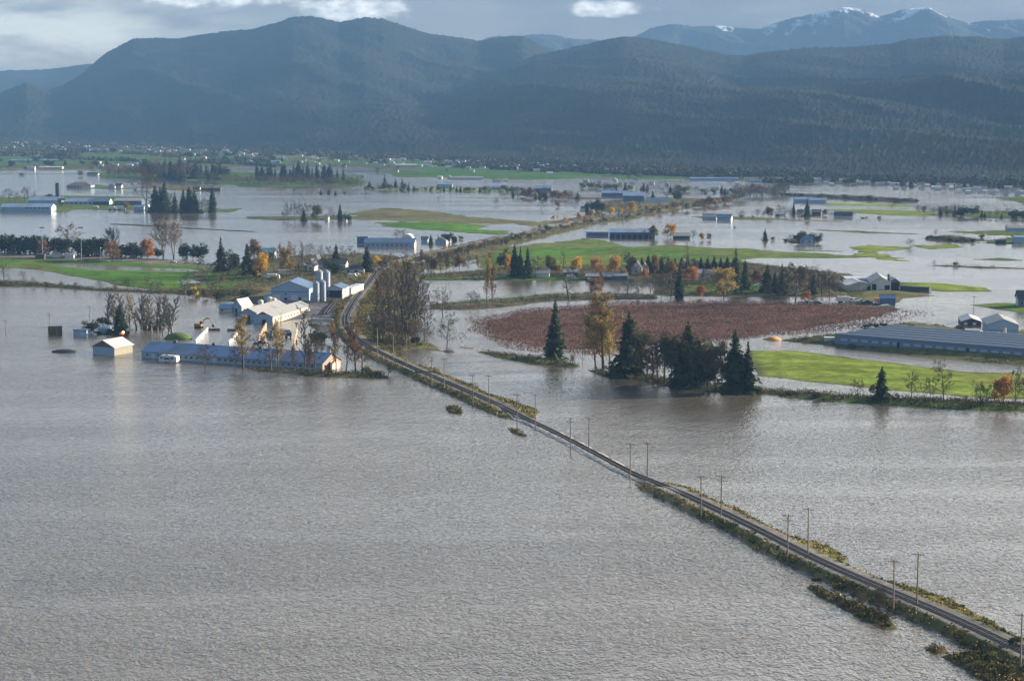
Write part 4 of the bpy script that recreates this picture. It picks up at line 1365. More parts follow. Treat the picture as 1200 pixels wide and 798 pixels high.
def dome_tree(seed, n, size, zc=.52, rz=.48, rx=.42, lumps=7):
    rng = np.random.default_rng(seed)
    L_ = [(Vector((rng.normal() * rx * .45, rng.normal() * rx * .45, zc + rng.normal() * rz * .35)), rx * (.45 + .35 * rng.random())) for _ in range(lumps)]
    pts = []
    while len(pts) < n:
        c, r = L_[rng.integers(lumps)]
        d = Vector(rng.normal(size=3)).normalized() * r * (.55 + .5 * rng.random())
        q = c + Vector((d.x, d.y, d.z * rz / rx))
        if q.z > .03:
            pts.append(q)
    zt = max(p.z for p in pts)
    pts = [Vector((p.x, p.y, p.z / zt)) for p in pts]
    return tubes([(Vector((0, 0, -.05)), Vector((0, 0, .55)), .03, .012)], 6), leaf_quads(pts, size, rng)


for i in range(3):
    add_proto(f"bush{i}", *dome_tree(320 + i, 520, .055))
for i in range(2):
    add_proto(f"ever{i}", *dome_tree(330 + i, 900, .045, .55, .45, .38, 10))
# gnarled old tree leaning to one side
t, c, e = branch_tree(350, 1.0, .15, .35, .05, 3, lean=.35, limb=.55, nlimb=5, ntw=3, twig_r=.006)
add_proto("gnarled0", tubes(t, 6), tubes(c, 3))

MESH_CACHE = {}


def tree_mesh(proto, part, mats):
    key = (proto, part) + tuple(mats)
    if key not in MESH_CACHE:
        tr, cr_ = PROTO[proto]
        if part == 'both':
            v, f = merge(tr, cr_)
            idx = [0] * len(tr[1]) + [1] * len(cr_[1])
        else:
            v, f = tr if part == 'trunk' else cr_
            idx = [0] * len(f)
        me = bpy.data.meshes.new(part if part != 'both' else "tree")
        me.from_pydata(v, [], f)
        for mt in mats:
            me.materials.append(M[mt])
        me.polygons.foreach_set("material_index", idx)
        me.update()
        MESH_CACHE[key] = me
    return MESH_CACHE[key]


TREES = []          # (object, description, place, photo x)
KIND = {            # kind -> (prototypes, bark, crown material, name, category)
    'conifer': (["conifer0", "conifer4", "conifer1", "conifer5", "conifer2"], 'bark', 'needle', 'conifer_tree', 'conifer'),
    'slim': (["conifer3"], 'bark', 'needle', 'conifer_tree', 'conifer'),
    'ragged': (["ragged0", "ragged1"], 'bark', 'needle', 'conifer_tree', 'conifer'),
    'bare': (["bare0", "bare1", "bare2", "bare3"], 'bark', 'twig', 'bare_tree', 'bare tree'),
    'dark': (["bare0", "bare1", "bare2", "bare3"], 'bark', 'twig_dark', 'bare_tree', 'bare tree'),
    'tall': (["tall0", "tall1", "tall2", "tall3"], 'bark', 'twig', 'bare_tree', 'bare tree'),
    'talldark': (["tall0", "tall1", "tall2", "tall3"], 'bark', 'twig_dark', 'bare_tree', 'bare tree'),
    'pale': (["fan0", "fan1", "tall1"], 'bark_pale', 'twig_pale', 'bare_tree', 'bare tree'),
    'fan': (["fan0", "fan1"], 'bark', 'twig', 'bare_tree', 'bare tree'),
    'red': (["bare1", "bare3", "tall2"], 'bark', 'twig_red', 'bare_tree', 'bare tree'),
    'poplar': (["poplar0", "poplar1", "poplar2"], 'bark_pale', 'twig_pale', 'poplar_tree', 'poplar'),
    'gold': (["leafy0", "leafy1", "leafy2"], 'bark', 'leaf_gold', 'autumn_tree', 'autumn tree'),
    'yellow': (["leafy0", "leafy1", "leafy2"], 'bark', 'leaf_yellow', 'autumn_tree', 'autumn tree'),
    'orange': (["leafy0", "leafy1", "leafy2"], 'bark', 'leaf_orange', 'autumn_tree', 'autumn tree'),
    'rust': (["leafy0", "leafy1", "leafy2"], 'bark', 'leaf_rust', 'autumn_tree', 'autumn tree'),
    'olive': (["leafy0", "leafy1", "leafy2"], 'bark', 'leaf_olive', 'broadleaf_tree', 'tree'),
    'thingold': (["thin0", "thin1", "thin2"], 'bark', 'leaf_gold', 'autumn_tree', 'autumn tree'),
    'thinrust': (["thin0", "thin1", "thin2"], 'bark', 'leaf_rust', 'autumn_tree', 'autumn tree'),
    'bush': (["bush0", "bush1", "bush2"], 'bark', 'leaf_olive', 'bush', 'bush'),
    'darkbush': (["bush0", "bush1", "bush2"], 'bark', 'evergreen', 'bush', 'bush'),
    'twigbush': (["fan0", "fan1"], 'bark', 'twig', 'bush', 'bush'),
    'ever': (["ever0", "ever1"], 'bark', 'evergreen', 'evergreen_tree', 'evergreen tree'),
    'ivy': (["leafy0", "leafy1", "leafy2"], 'bark', 'ivy', 'ivy_tree', 'tree'),
    'hedge': (["bush0", "bush1", "bush2"], 'bark', 'evergreen', 'evergreen_tree', 'evergreen tree'),
    'gnarled': (["gnarled0"], 'bark', 'twig_dark', 'bare_tree', 'bare tree'),
}
DESC = {'conifer': "dark conifer", 'slim': "slim dark conifer", 'ragged': "ragged thin conifer", 'bare': "bare spreading tree", 'dark': "dark bare tree", 'tall': "tall bare tree",
        'talldark': "tall dark bare tree", 'pale': "pale bare tree", 'fan': "bare many-stemmed tree", 'red': "reddish bare tree", 'poplar': "slim upright poplar", 'gold': "golden autumn tree",
        'yellow': "bright yellow tree", 'orange': "orange autumn tree", 'rust': "rust-brown autumn tree", 'olive': "olive-green leafy tree", 'thingold': "sparse golden-leaved tree",
        'thinrust': "sparse rusty-leaved tree", 'bush': "olive-green bush", 'darkbush': "dark green bush", 'twigbush': "leafless twiggy bush", 'ever': "dense dark evergreen", 'ivy': "dark ivy-clad tree", 'hedge': "dark evergreen", 'gnarled': "gnarled leaning bare tree"}
_pick = {}


def tree(kind, x, y, hpx, place, wide=1.0, group=None, desc=None):
    protos, bark, leaf, name, cat = KIND[kind]
    k = _pick.get(kind, 0); _pick[kind] = k + 1
    proto = protos[k % len(protos)]
    p = PG(x, y)
    p.z -= .15
    h = hpx * p.y / FPX
    rz = random.uniform(0, 6.28)
    w = h * wide * random.uniform(.9, 1.12)
    if hpx >= 13:
        root = empty(name, p, rz)
        root.scale = (w, w, h)
        for part, mt in (('trunk', bark), ('crown', leaf)):
            link(bpy.data.objects.new(part, tree_mesh(proto, part, (mt,))), root)
    else:
        root = link(bpy.data.objects.new(name, tree_mesh(proto, 'both', (bark, leaf))))
        root.location, root.scale, root.rotation_euler = p, (w, w, h), (0, 0, rz)
    root["category"] = cat
    if group:
        root["group"] = group
    TREES.append((root, desc or DESC[kind], place, x, group))
    return root


def trees(place, items, group=None):
    for it in items:
        tree(it[0], it[1], it[2], it[3], place, *(it[4:]), group=group)


def belt(place, kinds, x0, y0, x1, y1, n, h0, h1, wide=1.0, jy=1.0, group=None):
    for i in range(n):
        t = (i + random.uniform(.1, .9)) / n
        tree(random.choice(kinds), x0 + (x1 - x0) * t, y0 + (y1 - y0) * t + random.uniform(-jy, jy), random.uniform(h0, h1), place, wide, group or "trees " + place)


trees("in front of the long blue-roofed shed", [('bare', 241, 431.5, 31, 1.01), ('dark', 276, 432.5, 30, 0.87), ('thingold', 285, 432.5, 63, 1.38), ('dark', 318, 434, 50, 1.01), ('thingold', 325.5, 434.5, 58, 1.16),
    ('thinrust', 344, 435, 32, 0.87), ('tall', 356.5, 437, 82, 1.16), ('dark', 370, 436, 46, 0.87), ('thinrust', 363, 436.5, 40, 0.87)])
trees("between the long shed and the railway", [('thingold', 394, 438.5, 64, 0.72), ('tall', 405.5, 439, 72, 0.80), ('thinrust', 417, 437, 62, 1.16), ('dark', 424, 436.5, 42, 1.01), ('bush', 429, 437, 9, 1.5), ('bush', 442, 440, 8, 1.8), ('twigbush', 455, 440.5, 18, .9), ('darkbush', 375, 400, 12, 1.3)])
trees("in the poplar row behind the white shed", [('poplar', 126, 381, 38, 2.0), ('poplar', 133, 378, 37, 2.0), ('poplar', 139, 381, 40, 2.0), ('poplar', 146, 379, 38, 2.0), ('poplar', 152, 381, 40, 2.0), ('poplar', 160, 386, 45, 2.0),
    ('poplar', 166, 389, 47, 2.0), ('poplar', 172, 387, 44, 2.0), ('poplar', 178, 390, 47, 2.0), ('poplar', 184.5, 391, 47, 2.0), ('poplar', 191, 392.5, 49, 2.0), ('poplar', 197, 393, 48, 2.0), ('poplar', 202.5, 394.5, 52, 2.0)], "flooded poplar row")
trees("behind the white shed", [('conifer', 141, 392, 39, 1.25), ('darkbush', 107, 390, 17, 1.1), ('twigbush', 99, 382, 8, 2.0), ('darkbush', 121, 383, 12, 1.6), ('darkbush', 130, 391.5, 8, 1.6), ('darkbush', 116, 392, 6, 2.0), ('dark', 148, 389, 20, .9), ('dark', 165, 388, 14, 1.0)])
trees("along the flooded road at far left", [('bare', 80.5, 297, 37, 1.0), ('fan', 133, 301, 37, .9), ('orange', 131.5, 306.5, 23, .95), ('orange', 172, 306.5, 27, 1.0), ('pale', 191, 304, 51, .75), ('pale', 203.5, 305, 51, .8),
    ('rust', 50, 301.5, 20, .9), ('bare', 150, 303, 20, .9), ('ever', 214, 303.5, 19, 1.0), ('ever', 226, 304, 19, 1.1), ('ever', 236, 304, 20, 1.0), ('ever', 185, 303, 14, 1.2), ('dark', 160, 303, 16, 1)])
trees("on the bank below the green lawn at left", [('dark', 5, 332, 27, .85), ('bare', 28, 333.5, 18, .8), ('bare', 39, 334.5, 13, .9), ('twigbush', 53, 335.5, 8, 1.2), ('twigbush', 72, 337, 9, 1.2), ('twigbush', 89, 337.5, 8, 1.2), ('dark', 117, 340, 15, 1.1), ('dark', 150, 342, 16, 1.0),
    ('dark', 176, 343, 21, 1.1), ('dark', 188, 344, 17, 1.1), ('dark', 217, 345, 25, 1.0), ('twigbush', 135, 341.5, 9, 1.4), ('bush', 226, 349, 12, 1.2), ('yellow', 227, 348.5, 12, 1.0), ('rust', 239, 350, 12, 1.1), ('darkbush', 288, 350, 12, 1.3), ('darkbush', 258, 350, 9, 1.6), ('thinrust', 248, 350, 15, .8)])
trees("between the lawn and the big blue barn", [('conifer', 259, 319, 42, 1.05), ('dark', 268, 323, 28, 1.0), ('ever', 276, 318, 26, .9), ('conifer', 290, 322, 38, 1.25), ('dark', 282, 330, 20, .9), ('rust', 299, 307, 26, .9), ('darkbush', 314, 304, 10, 1.5), ('rust', 261, 332, 9, .9),
    ('dark', 248, 322, 16, 1.0), ('yellow', 308.5, 326, 29, .85), ('olive', 301, 322, 20, .9), ('gold', 336, 324, 34, .6), ('thinrust', 329, 314, 28, .9), ('dark', 320, 308, 20, 1), ('tall', 346, 318, 34, .9), ('tall', 354, 316, 36, .9), ('bare', 362, 306, 22, .9), ('bare', 341, 306, 24, .9),
    ('darkbush', 298, 326, 12, 1.3), ('bush', 320, 330, 8, 1.4), ('dark', 243, 334, 12, 1.1), ('bare', 310, 331, 12, .9)])
trees("among the houses beside the railway", [('bare', 376, 303, 17, .8), ('bare', 386, 304, 17, .8), ('conifer', 394, 309, 24, 1.0), ('bare', 403, 304, 17, .8), ('dark', 413, 306, 19, .9), ('conifer', 430, 320, 33, 1.05), ('yellow', 442, 313, 13, 1.1), ('darkbush', 447, 313, 9, 1.2),
    ('ever', 388, 318, 14, 1.3), ('ever', 396, 322, 15, 1.2), ('darkbush', 380, 312, 9, 2.0), ('dark', 367, 322, 20, .9), ('dark', 351, 324, 18, .9)])
trees("in the wild thicket right of the railway curve", [('tall', 447, 345, 40, .9), ('talldark', 455, 362, 56, .9), ('tall', 463, 382, 80, .8), ('talldark', 471, 400, 99, .75), ('thinrust', 466, 352, 50, .55), ('talldark', 479, 401, 70, .85), ('tall', 486, 392, 72, .8), ('bare', 493, 374, 60, .7),
    ('bare', 501, 380, 40, .8), ('talldark', 456, 396, 58, .9), ('talldark', 449, 402, 50, .9), ('tall', 476, 332, 42, .9), ('tall', 487, 330, 36, .9), ('dark', 441, 400, 36, .9), ('dark', 463, 404, 38, 1.1), ('dark', 452, 378, 36, 1.1), ('talldark', 474, 372, 60, .9), ('dark', 444, 384, 30, 1.0),
    ('bare', 500, 403, 22, .8), ('thinrust', 443, 360, 36, .8), ('tall', 460, 335, 42, .9), ('dark', 470, 410, 20, 1.3), ('darkbush', 488, 404, 10, 1.5), ('dark', 480, 382, 34, 1.1), ('thinrust', 420, 385, 22, .7)], "thicket by the railway curve")
trees("in the brown hedgerow behind the thicket", [('rust', 508, 318, 16, 1.0), ('dark', 516, 318, 20, 1.0), ('thinrust', 523, 318, 24, 1.0), ('dark', 531, 318, 20, 1.0), ('rust', 538, 317, 20, .9), ('dark', 548, 317, 18, 1.0), ('thinrust', 560, 316, 18, 1.0), ('dark', 502, 318, 22, 1.0), ('thinrust', 494, 318, 26, .9)], "brown hedgerow")
trees("in the channel beside the railway thicket", [('bare', 523.5, 410, 47, .62)])
trees("on the grassy strip left of the red berry field", [('bare', 519, 371, 36, .75), ('dark', 551, 361, 22, .9), ('dark', 560, 360, 18, .9), ('thingold', 570.5, 358, 60, .65), ('thinrust', 577, 358, 50, .65), ('twigbush', 612, 353, 7, 1.5)])
trees("by the green strip across the pond", [('orange', 596, 322, 24, .85), ('conifer', 603, 324, 40, .8), ('conifer', 610, 324, 36, .8), ('conifer', 618.5, 325, 37, .9), ('ever', 592, 316, 24, .8), ('bare', 630, 324, 25, 1.2), ('olive', 644, 321, 22, .9), ('yellow', 653, 321, 11, 1.2), ('tall', 661, 322, 33, .7),
    ('yellow', 677, 321, 20, 1.0), ('orange', 699, 322, 20, 1.05), ('orange', 721, 323, 23, 1.1), ('gold', 730, 326, 13, .9), ('thinrust', 572, 322, 26, .8), ('dark', 585, 322, 18, .9), ('gnarled', 667, 350, 36, .75), ('rust', 697, 347, 22, .9), ('thinrust', 705, 345, 28, .8), ('dark', 668, 326, 18, 1)])
trees("around the white farmhouse beyond the pond", [('dark', 735, 321, 26, .9), ('ever', 742, 320, 24, .9), ('rust', 767, 322, 24, .6), ('gold', 785, 330, 26, .9), ('dark', 804, 322, 26, .9), ('dark', 812, 324, 22, .9), ('dark', 776, 316, 20, .9)])
trees("on the ditch bank above the red berry field", [('slim', 796, 349, 40, 1.3), ('dark', 735, 347, 22, 1.0), ('dark', 762, 348, 32, .8), ('dark', 775, 349, 30, .8), ('dark', 786, 349, 36, .8), ('orange', 820, 349, 15, 1.1), ('gold', 848, 350, 36, 1.05), ('dark', 748, 347, 16, 1.1),
    ('ragged', 862, 342, 54, 1.2), ('conifer', 873, 340, 38, .8), ('dark', 724, 346, 12, 1.2)])
trees("in the grove left of the farm on the right", [('conifer', 899, 342, 34, 1.1), ('ragged', 916, 345, 38, 1.4), ('conifer', 908, 343, 27, 1.0), ('dark', 904, 350, 24, 1.1), ('bare', 932, 356, 50, .95), ('rust', 940, 330, 18, .9), ('dark', 925, 346, 34, .9), ('dark', 948, 348, 36, .9), ('conifer', 953, 344, 28, .9),
    ('dark', 963, 346, 30, 1.0), ('bare', 972, 348, 34, 1.0), ('dark', 980, 348, 28, 1.0), ('orange', 945, 354, 13, 1.0), ('twigbush', 916, 352, 12, 1.2), ('dark', 960, 336, 26, 1.1)])
trees("on the bank below the red berry field", [('conifer', 650.5, 421, 73, 1.1), ('tall', 683, 430, 40, .45), ('thingold', 707, 432, 90, 1.5), ('thingold', 698, 431, 70, 1.3), ('thingold', 714, 433, 62, 1.2), ('conifer', 737, 440, 77, 1.1), ('dark', 765, 446, 60, 1.15), ('dark', 779, 448, 58, 1.1), ('ivy', 752, 443, 56, .75), ('talldark', 771, 447, 62, 1.3), ('ivy', 786, 449, 60, .75), ('talldark', 798, 450, 64, 1.3), ('ivy', 823, 454, 58, .75), ('ivy', 838, 457, 58, .75), ('dark', 812, 453, 60, 1.1), ('dark', 758, 444, 50, 1.1), ('talldark', 790, 449, 60, .9),
    ('conifer', 806, 451, 76, 1.15), ('talldark', 819, 454, 58, 1.2), ('dark', 830, 456, 56, 1.2), ('ever', 826, 455, 38, .8), ('tall', 845, 458, 60, .6), ('conifer', 861, 459, 77, 1.15), ('conifer', 876, 460, 62, 1.15), ('conifer', 869, 460, 48, 1.0), ('dark', 797, 450, 38, .9),
    ('bush', 774, 448, 8, 1.6), ('darkbush', 850, 459, 9, 1.6), ('twigbush', 640, 421, 12, 1.3), ('darkbush', 716, 435, 7, 2), ('darkbush', 890, 460, 8, 1.6), ('ever', 812, 452, 40, .8), ('twigbush', 671, 428, 14, 1.2)])
trees("on the bank before the yellow-green field", [('bare', 1005, 467, 26, .9), ('conifer', 1033, 469, 43, 1.1), ('bare', 1068, 468, 35, .8), ('bare', 1090, 470, 30, .7), ('bare', 1106, 471, 53, .85), ('bare', 1149, 475, 32, .9), ('dark', 1157, 475, 28, .9), ('orange', 1176, 475, 36, .85),
    ('bare', 1190, 477, 52, .7), ('bare', 1204, 478, 40, .8), ('darkbush', 928, 462, 6, 2), ('darkbush', 958, 466, 8, 2), ('twigbush', 1131, 474, 14, 1.1), ('twigbush', 1122, 473, 9, 1.4), ('twigbush', 1050, 468, 9, 1.3), ('olive', 1022, 462, 13, .8)])
trees("on the foreground railway bank", [('twigbush', 1030, 716, 30, 1.2), ('twigbush', 1012, 711, 18, 1.4), ('twigbush', 1041, 727, 12, 1.6), ('bush', 1001, 709, 8, 2), ('bush', 1160, 775, 13, 1.9), ('bush', 1140, 781, 9, 2.2), ('bush', 1178, 789, 12, 2.0), ('darkbush', 1190, 756, 12, 1.6), ('bush', 955, 679, 6, 2.2), ('bush', 984, 688, 8, 1.8), ('twigbush', 1096, 760, 9, 1.7)])
# hedges of evergreens at left
for x0, x1, y, h in ((-22, 0, 296, 21), (2, 20, 297, 22), (22, 50, 297.5, 21), (50, 80, 298.5, 20), (88, 122, 301, 22), (140, 165, 303, 18)):
    n = max(3, int((x1 - x0) / 5))
    for i in range(n):
        tree('hedge', x0 + (x1 - x0) * (i + .5) / n, y + random.uniform(-.5, .5), h * random.uniform(.92, 1.06), "in the clipped dark hedge by the flooded road", 1.05, "dark evergreen hedge at left")
# row of dark evergreens behind the farmhouse
for i in range(15):
    tree('slim', 752 + 108 * i / 14, 319 + i * .12 + random.uniform(-.4, .4), random.uniform(18, 22), "in the dark row behind the white farmhouse", 2.4, "dark evergreen windbreak")
trees("in the tall clump at the blue silo farm", [('conifer', 182, 248, 32, 1.1), ('slim', 188, 248, 30, 1.4), ('conifer', 193, 248, 36, 1.0), ('dark', 199, 248, 22, .9), ('conifer', 205, 248, 24, 1.0), ('conifer', 215, 249, 28, 1.2), ('conifer', 222, 249, 31, 1.2), ('conifer', 228, 249, 27, 1.1), ('dark', 236, 249, 18, .9),
    ('slim', 249, 248, 31, 1.6), ('dark', 242, 248.5, 16, 1.0), ('red', 171, 246, 51, .8), ('gold', 148, 245, 9, 1.1), ('olive', 73, 243, 11, 1.0), ('dark', 11, 237, 17, 1.0), ('dark', 18, 238, 14, 1.0), ('dark', 29, 237, 19, 1.0), ('dark', 40, 236, 12, 1.0), ('dark', 2, 237, 9, 1.1), ('darkbush', 57, 233, 6, 1.6)])
trees("beside the small flooded house in mid water", [('bare', 338, 257, 21, .8), ('bare', 345, 257, 22, .8), ('bare', 352, 258, 22, .8), ('bare', 360, 257, 20, .8), ('conifer', 356, 259, 15, 1.2), ('olive', 372, 259.5, 20, 1.05), ('bare', 390, 257, 15, 1.0), ('slim', 398.5, 259, 21, 1.5), ('darkbush', 408, 260, 11, 1.0), ('bare', 333, 257, 10, 1)])
trees("around the long blue barn in mid water", [('bare', 465, 281, 14, 1.1), ('bare', 473, 280, 12, 1.0), ('conifer', 505, 287, 13, 1.4), ('ever', 524, 285, 13, 1.0), ('ever', 533, 286, 12, .9), ('conifer', 514, 284, 9, 1.4), ('bush', 541, 281, 5, 1.5)])
trees("dotted in the wide mid-left water", [('conifer', 376, 227.5, 6, 1.5), ('conifer', 385, 227.5, 6, 1.5), ('conifer', 393, 228.5, 6, 1.5), ('twigbush', 345, 226, 6, 1.2), ('bare', 430, 230, 7, 1.2), ('bare', 514, 235, 6, 1.0), ('bare', 581, 241, 10, 1.2), ('bare', 591, 236, 6, 1), ('bush', 25, 206, 4, 1.5), ('rust', 94, 207, 7, 1.3), ('bush', 404, 227, 3, 1.5)])
belt("beside the far road and flooded farms", ['orange', 'gold', 'rust', 'yellow', 'dark'], 640, 262, 860, 240, 22, 5, 10, 1.0, 3)
belt("along the near edge of the central green field", ['orange', 'dark', 'gold', 'bare', 'rust', 'thinrust'], 735, 324, 900, 334, 22, 12, 22, 1.0, 3)
trees("dotted in the right-hand flood", [('conifer', 896.5, 282, 15, 1.3), ('bush', 905, 282, 5, 1.2), ('bare', 1066, 290, 11, 1.2), ('bare', 1094, 312, 8, 1.0), ('bush', 1119, 312, 6, 1.2), ('bush', 1011, 256.5, 3, 1.6), ('bush', 1030, 257, 4, 1.4), ('bush', 1015, 255.5, 2.5, 1.5), ('bare', 1045, 247, 9, 1.0), ('bush', 1151, 279, 6, 1.4), ('red', 1096, 277, 10, .8), ('slim', 861, 268, 4, 2)])
trees("round the lone house in the right-hand flood", [('ever', 936, 284.5, 14, 1.0), ('ever', 948, 284, 12, 1.1), ('ever', 958, 285, 12, 1.0), ('dark', 927, 284, 10, 1.0), ('ever', 941, 283, 13, .9), ('darkbush', 921, 283.5, 3.5, 2)])
trees("by the blue sheds along the road", [('olive', 765, 280, 16, 1.0), ('orange', 786, 279, 17, 1.0), ('dark', 782, 281, 17, .9), ('dark', 812, 281, 13, .9), ('orange', 822, 282, 10, .8), ('rust', 831, 282, 9, .8), ('red', 806, 300, 20, 1.0), ('bare', 755, 280, 12, 1.1), ('rust', 777, 258, 0.1, 1)][:-1])
trees("in the wood along the road bend", [('conifer', 688, 249, 15, 1.1), ('ever', 694, 249, 16, 1.0), ('ever', 705, 249, 14, 1.1), ('dark', 715, 249, 15, 1.0), ('red', 725, 250, 18, .9), ('dark', 733, 250, 15, 1.0), ('orange', 740, 249, 13, 1.0), ('dark', 748, 248, 14, 1.0), ('bare', 771, 250, 13, 1.2), ('red', 789, 249, 14, 1.1),
    ('conifer', 765, 234, 11, 1.1), ('gold', 653, 243, 7, 1.2), ('bare', 634, 245, 12, .9), ('dark', 700, 241, 12, 1.0), ('ever', 794, 236, 14, .9), ('dark', 800, 246, 14, 1.1), ('bare', 780, 236, 11, 1.1), ('bare', 674, 242, 8, 1.2), ('ever', 698, 248, 12, 1.2), ('dark', 710, 250, 10, 1.2)], "wood along the road bend")
trees("by the low farm across the flood on the right", [('conifer', 946, 254, 20, 1.2), ('dark', 914, 252, 14, 1.1), ('dark', 920, 253, 13, 1.1), ('slim', 930, 252, 16, 1.2), ('rust', 901, 254, 12, 1.2), ('dark', 926, 252, 10, 1.2), ('bare', 887, 254, 10, 1.2), ('rust', 967, 253, 8, 1.1), ('bare', 871, 254, 9, 1.2), ('dark', 868, 254, 6, 1.5), ('red', 895, 254, 10, 1.2), ('dark', 938, 253, 9, 1.2)])
belt("in the scrub beside the road bank", ['twigbush', 'red', 'dark', 'bush', 'twigbush'], 486, 312, 640, 272, 46, 5, 11, 1.2, 3)
belt("in the scrub beside the road bank", ['twigbush', 'red', 'bush'], 640, 272, 790, 246, 30, 4, 8, 1.2, 2)
belt("in the wild thicket by the railway curve", ['dark', 'bare', 'talldark', 'twigbush'], 436, 402, 500, 398, 11, 20, 36, 1.0, 4)
belt("in the wild thicket by the railway curve", ['dark', 'tall', 'talldark'], 446, 350, 500, 372, 9, 28, 50, .9, 8)
belt("on the flooded island at left", ['red', 'bare', 'bare', 'red'], 118, 206, 168, 207, 22, 10, 17, 1.1, 1.5)
belt("on the flooded island at left", ['red', 'bare', 'conifer', 'bare', 'red'], 165, 207, 230, 211, 26, 11, 22, 1.1, 2)
belt("on the flooded island at left", ['conifer', 'ever', 'conifer', 'slim'], 178, 208, 262, 211, 17, 15, 25, 1.15, 1.5)
belt("on the flooded island at left", ['red', 'bare', 'dark', 'red'], 230, 212, 330, 217, 34, 8, 12, 1.3, 2)
belt("on the flooded island at left", ['conifer', 'conifer', 'slim'], 300, 211, 404, 214, 20, 15, 25, 1.2, 1.5)
belt("on the flooded island at left", ['red', 'bare', 'red', 'bare'], 310, 217, 424, 219, 36, 9, 14, 1.3, 2)
belt("in the shelter belt across mid water", ['conifer', 'dark', 'bush', 'rust'], 428, 222, 640, 226, 44, 4, 9, 1.2, .6)
trees("standing above the shelter belt across mid water", [('slim', 451, 219, 15, 1.6), ('slim', 463.5, 221, 12, 1.6), ('slim', 471.5, 221, 12, 1.6), ('conifer', 433, 220, 8, 1.6)])
belt("in the hedge by the far right water", ['darkbush', 'dark', 'bush', 'conifer'], 905, 229, 1076, 237, 40, 3, 6, 1.5, .4)
belt("in the wooded bank at the far right", ['conifer', 'dark', 'ever', 'bare', 'red'], 1100, 252, 1204, 256, 26, 6, 14, 1.1, 1)
belt("in the thorny clump at the far right", ['bare', 'red', 'twigbush'], 1074, 249, 1120, 252, 16, 6, 10, 1.4, 1)
belt("in the low hedge on the right flood bank", ['darkbush', 'bush'], 1085, 280, 1140, 284, 14, 3, 6, 1.5, .5)
belt("in the brown wood where the road ends", ['red', 'bare', 'dark', 'red'], 858, 233, 920, 229, 36, 10, 18, 1.2, 2.5)
belt("in the brown wood where the road ends", ['red', 'bare', 'rust'], 812, 243, 855, 239, 18, 7, 12, 1.3, 2)
belt("in the far farm hedges at centre", ['dark', 'conifer', 'bush', 'red'], 680, 221, 860, 228, 40, 5, 10, 1.2, 1)
belt("in the far farm hedges at centre", ['red', 'dark', 'rust', 'conifer'], 600, 231, 682, 234, 22, 6, 13, 1.2, 1)
belt("by the road farm hedges on the right", ['dark', 'bush', 'bare'], 860, 255, 1000, 254, 14, 3, 7, 1.3, 1)
belt("around the houses below the right mountain", ['dark', 'conifer', 'red', 'ever'], 930, 214, 1230, 223, 46, 5, 12, 1.3, 2)
belt("on the far plain below the mountain", ['dark', 'conifer', 'ever', 'red', 'bush'], -60, 172, 330, 184, 60, 3, 7, 1.6, 6)
belt("on the far plain below the mountain", ['dark', 'conifer', 'red', 'bush'], 300, 190, 880, 207, 46, 3, 7, 1.6, 5)
belt("along the far green fields at left", ['dark', 'conifer', 'ever'], -30, 193, 180, 192, 24, 4, 8, 1.4, 3)
trees("at the far left field edge", [('dark', 0, 199, 6, 1.8), ('dark', 9, 199.5, 6, 1.8), ('dark', 19, 198.5, 5, 1.6), ('dark', 40, 198, 5, 1.6), ('ever', 71, 186, 11, 1.2), ('rust', 108, 199, 5, 1.5), ('ever', 62, 197, 5, 1.6), ('bush', 30, 199, 4, 1.6)])
trees("by the greenhouse and right-hand barns", [('olive', 1124, 389, 8, 1.6), ('darkbush', 1017, 384, 6, 2), ('darkbush', 1027, 384.5, 7, 1.8), ('darkbush', 1037, 385, 7, 1.8), ('darkbush', 1047, 385.5, 7, 1.8), ('darkbush', 1057, 386, 7, 1.8), ('darkbush', 1067, 387, 7, 1.8), ('darkbush', 1076, 388, 6, 1.8),
    ('darkbush', 1083, 389.5, 7, 1.8), ('darkbush', 1093, 390.5, 7, 1.8), ('darkbush', 1103, 391.5, 7, 1.8), ('darkbush', 1111, 392, 6, 1.8), ('bush', 943, 398, 4, 2), ('bush', 958, 396, 4, 2.2), ('bush', 985, 396, 5, 2), ('bush', 998, 402, 6, 1.7)])


def finish_tree_labels():
    from collections import defaultdict
    by = defaultdict(list)
    for t in TREES:
        by[(t[1], t[2])].append(t)
    for (desc, place), L_ in by.items():
        L_.sort(key=lambda t: t[3])
        n = len(L_)
        for i, t in enumerate(L_):
            o = t[0]
            if n == 1:
                o["label"] = f"{desc} {place}"
            elif n > 14:
                o["label"] = f"{desc} {place}"
                o["group"] = f"{desc}s {place}"
            elif i == 0:
                o["label"] = f"leftmost {desc} {place}"
            elif i == n - 1:
                o["label"] = f"rightmost {desc} {place}"
            else:
                o["label"] = f"{ORD[i]} {desc} from left {place}"

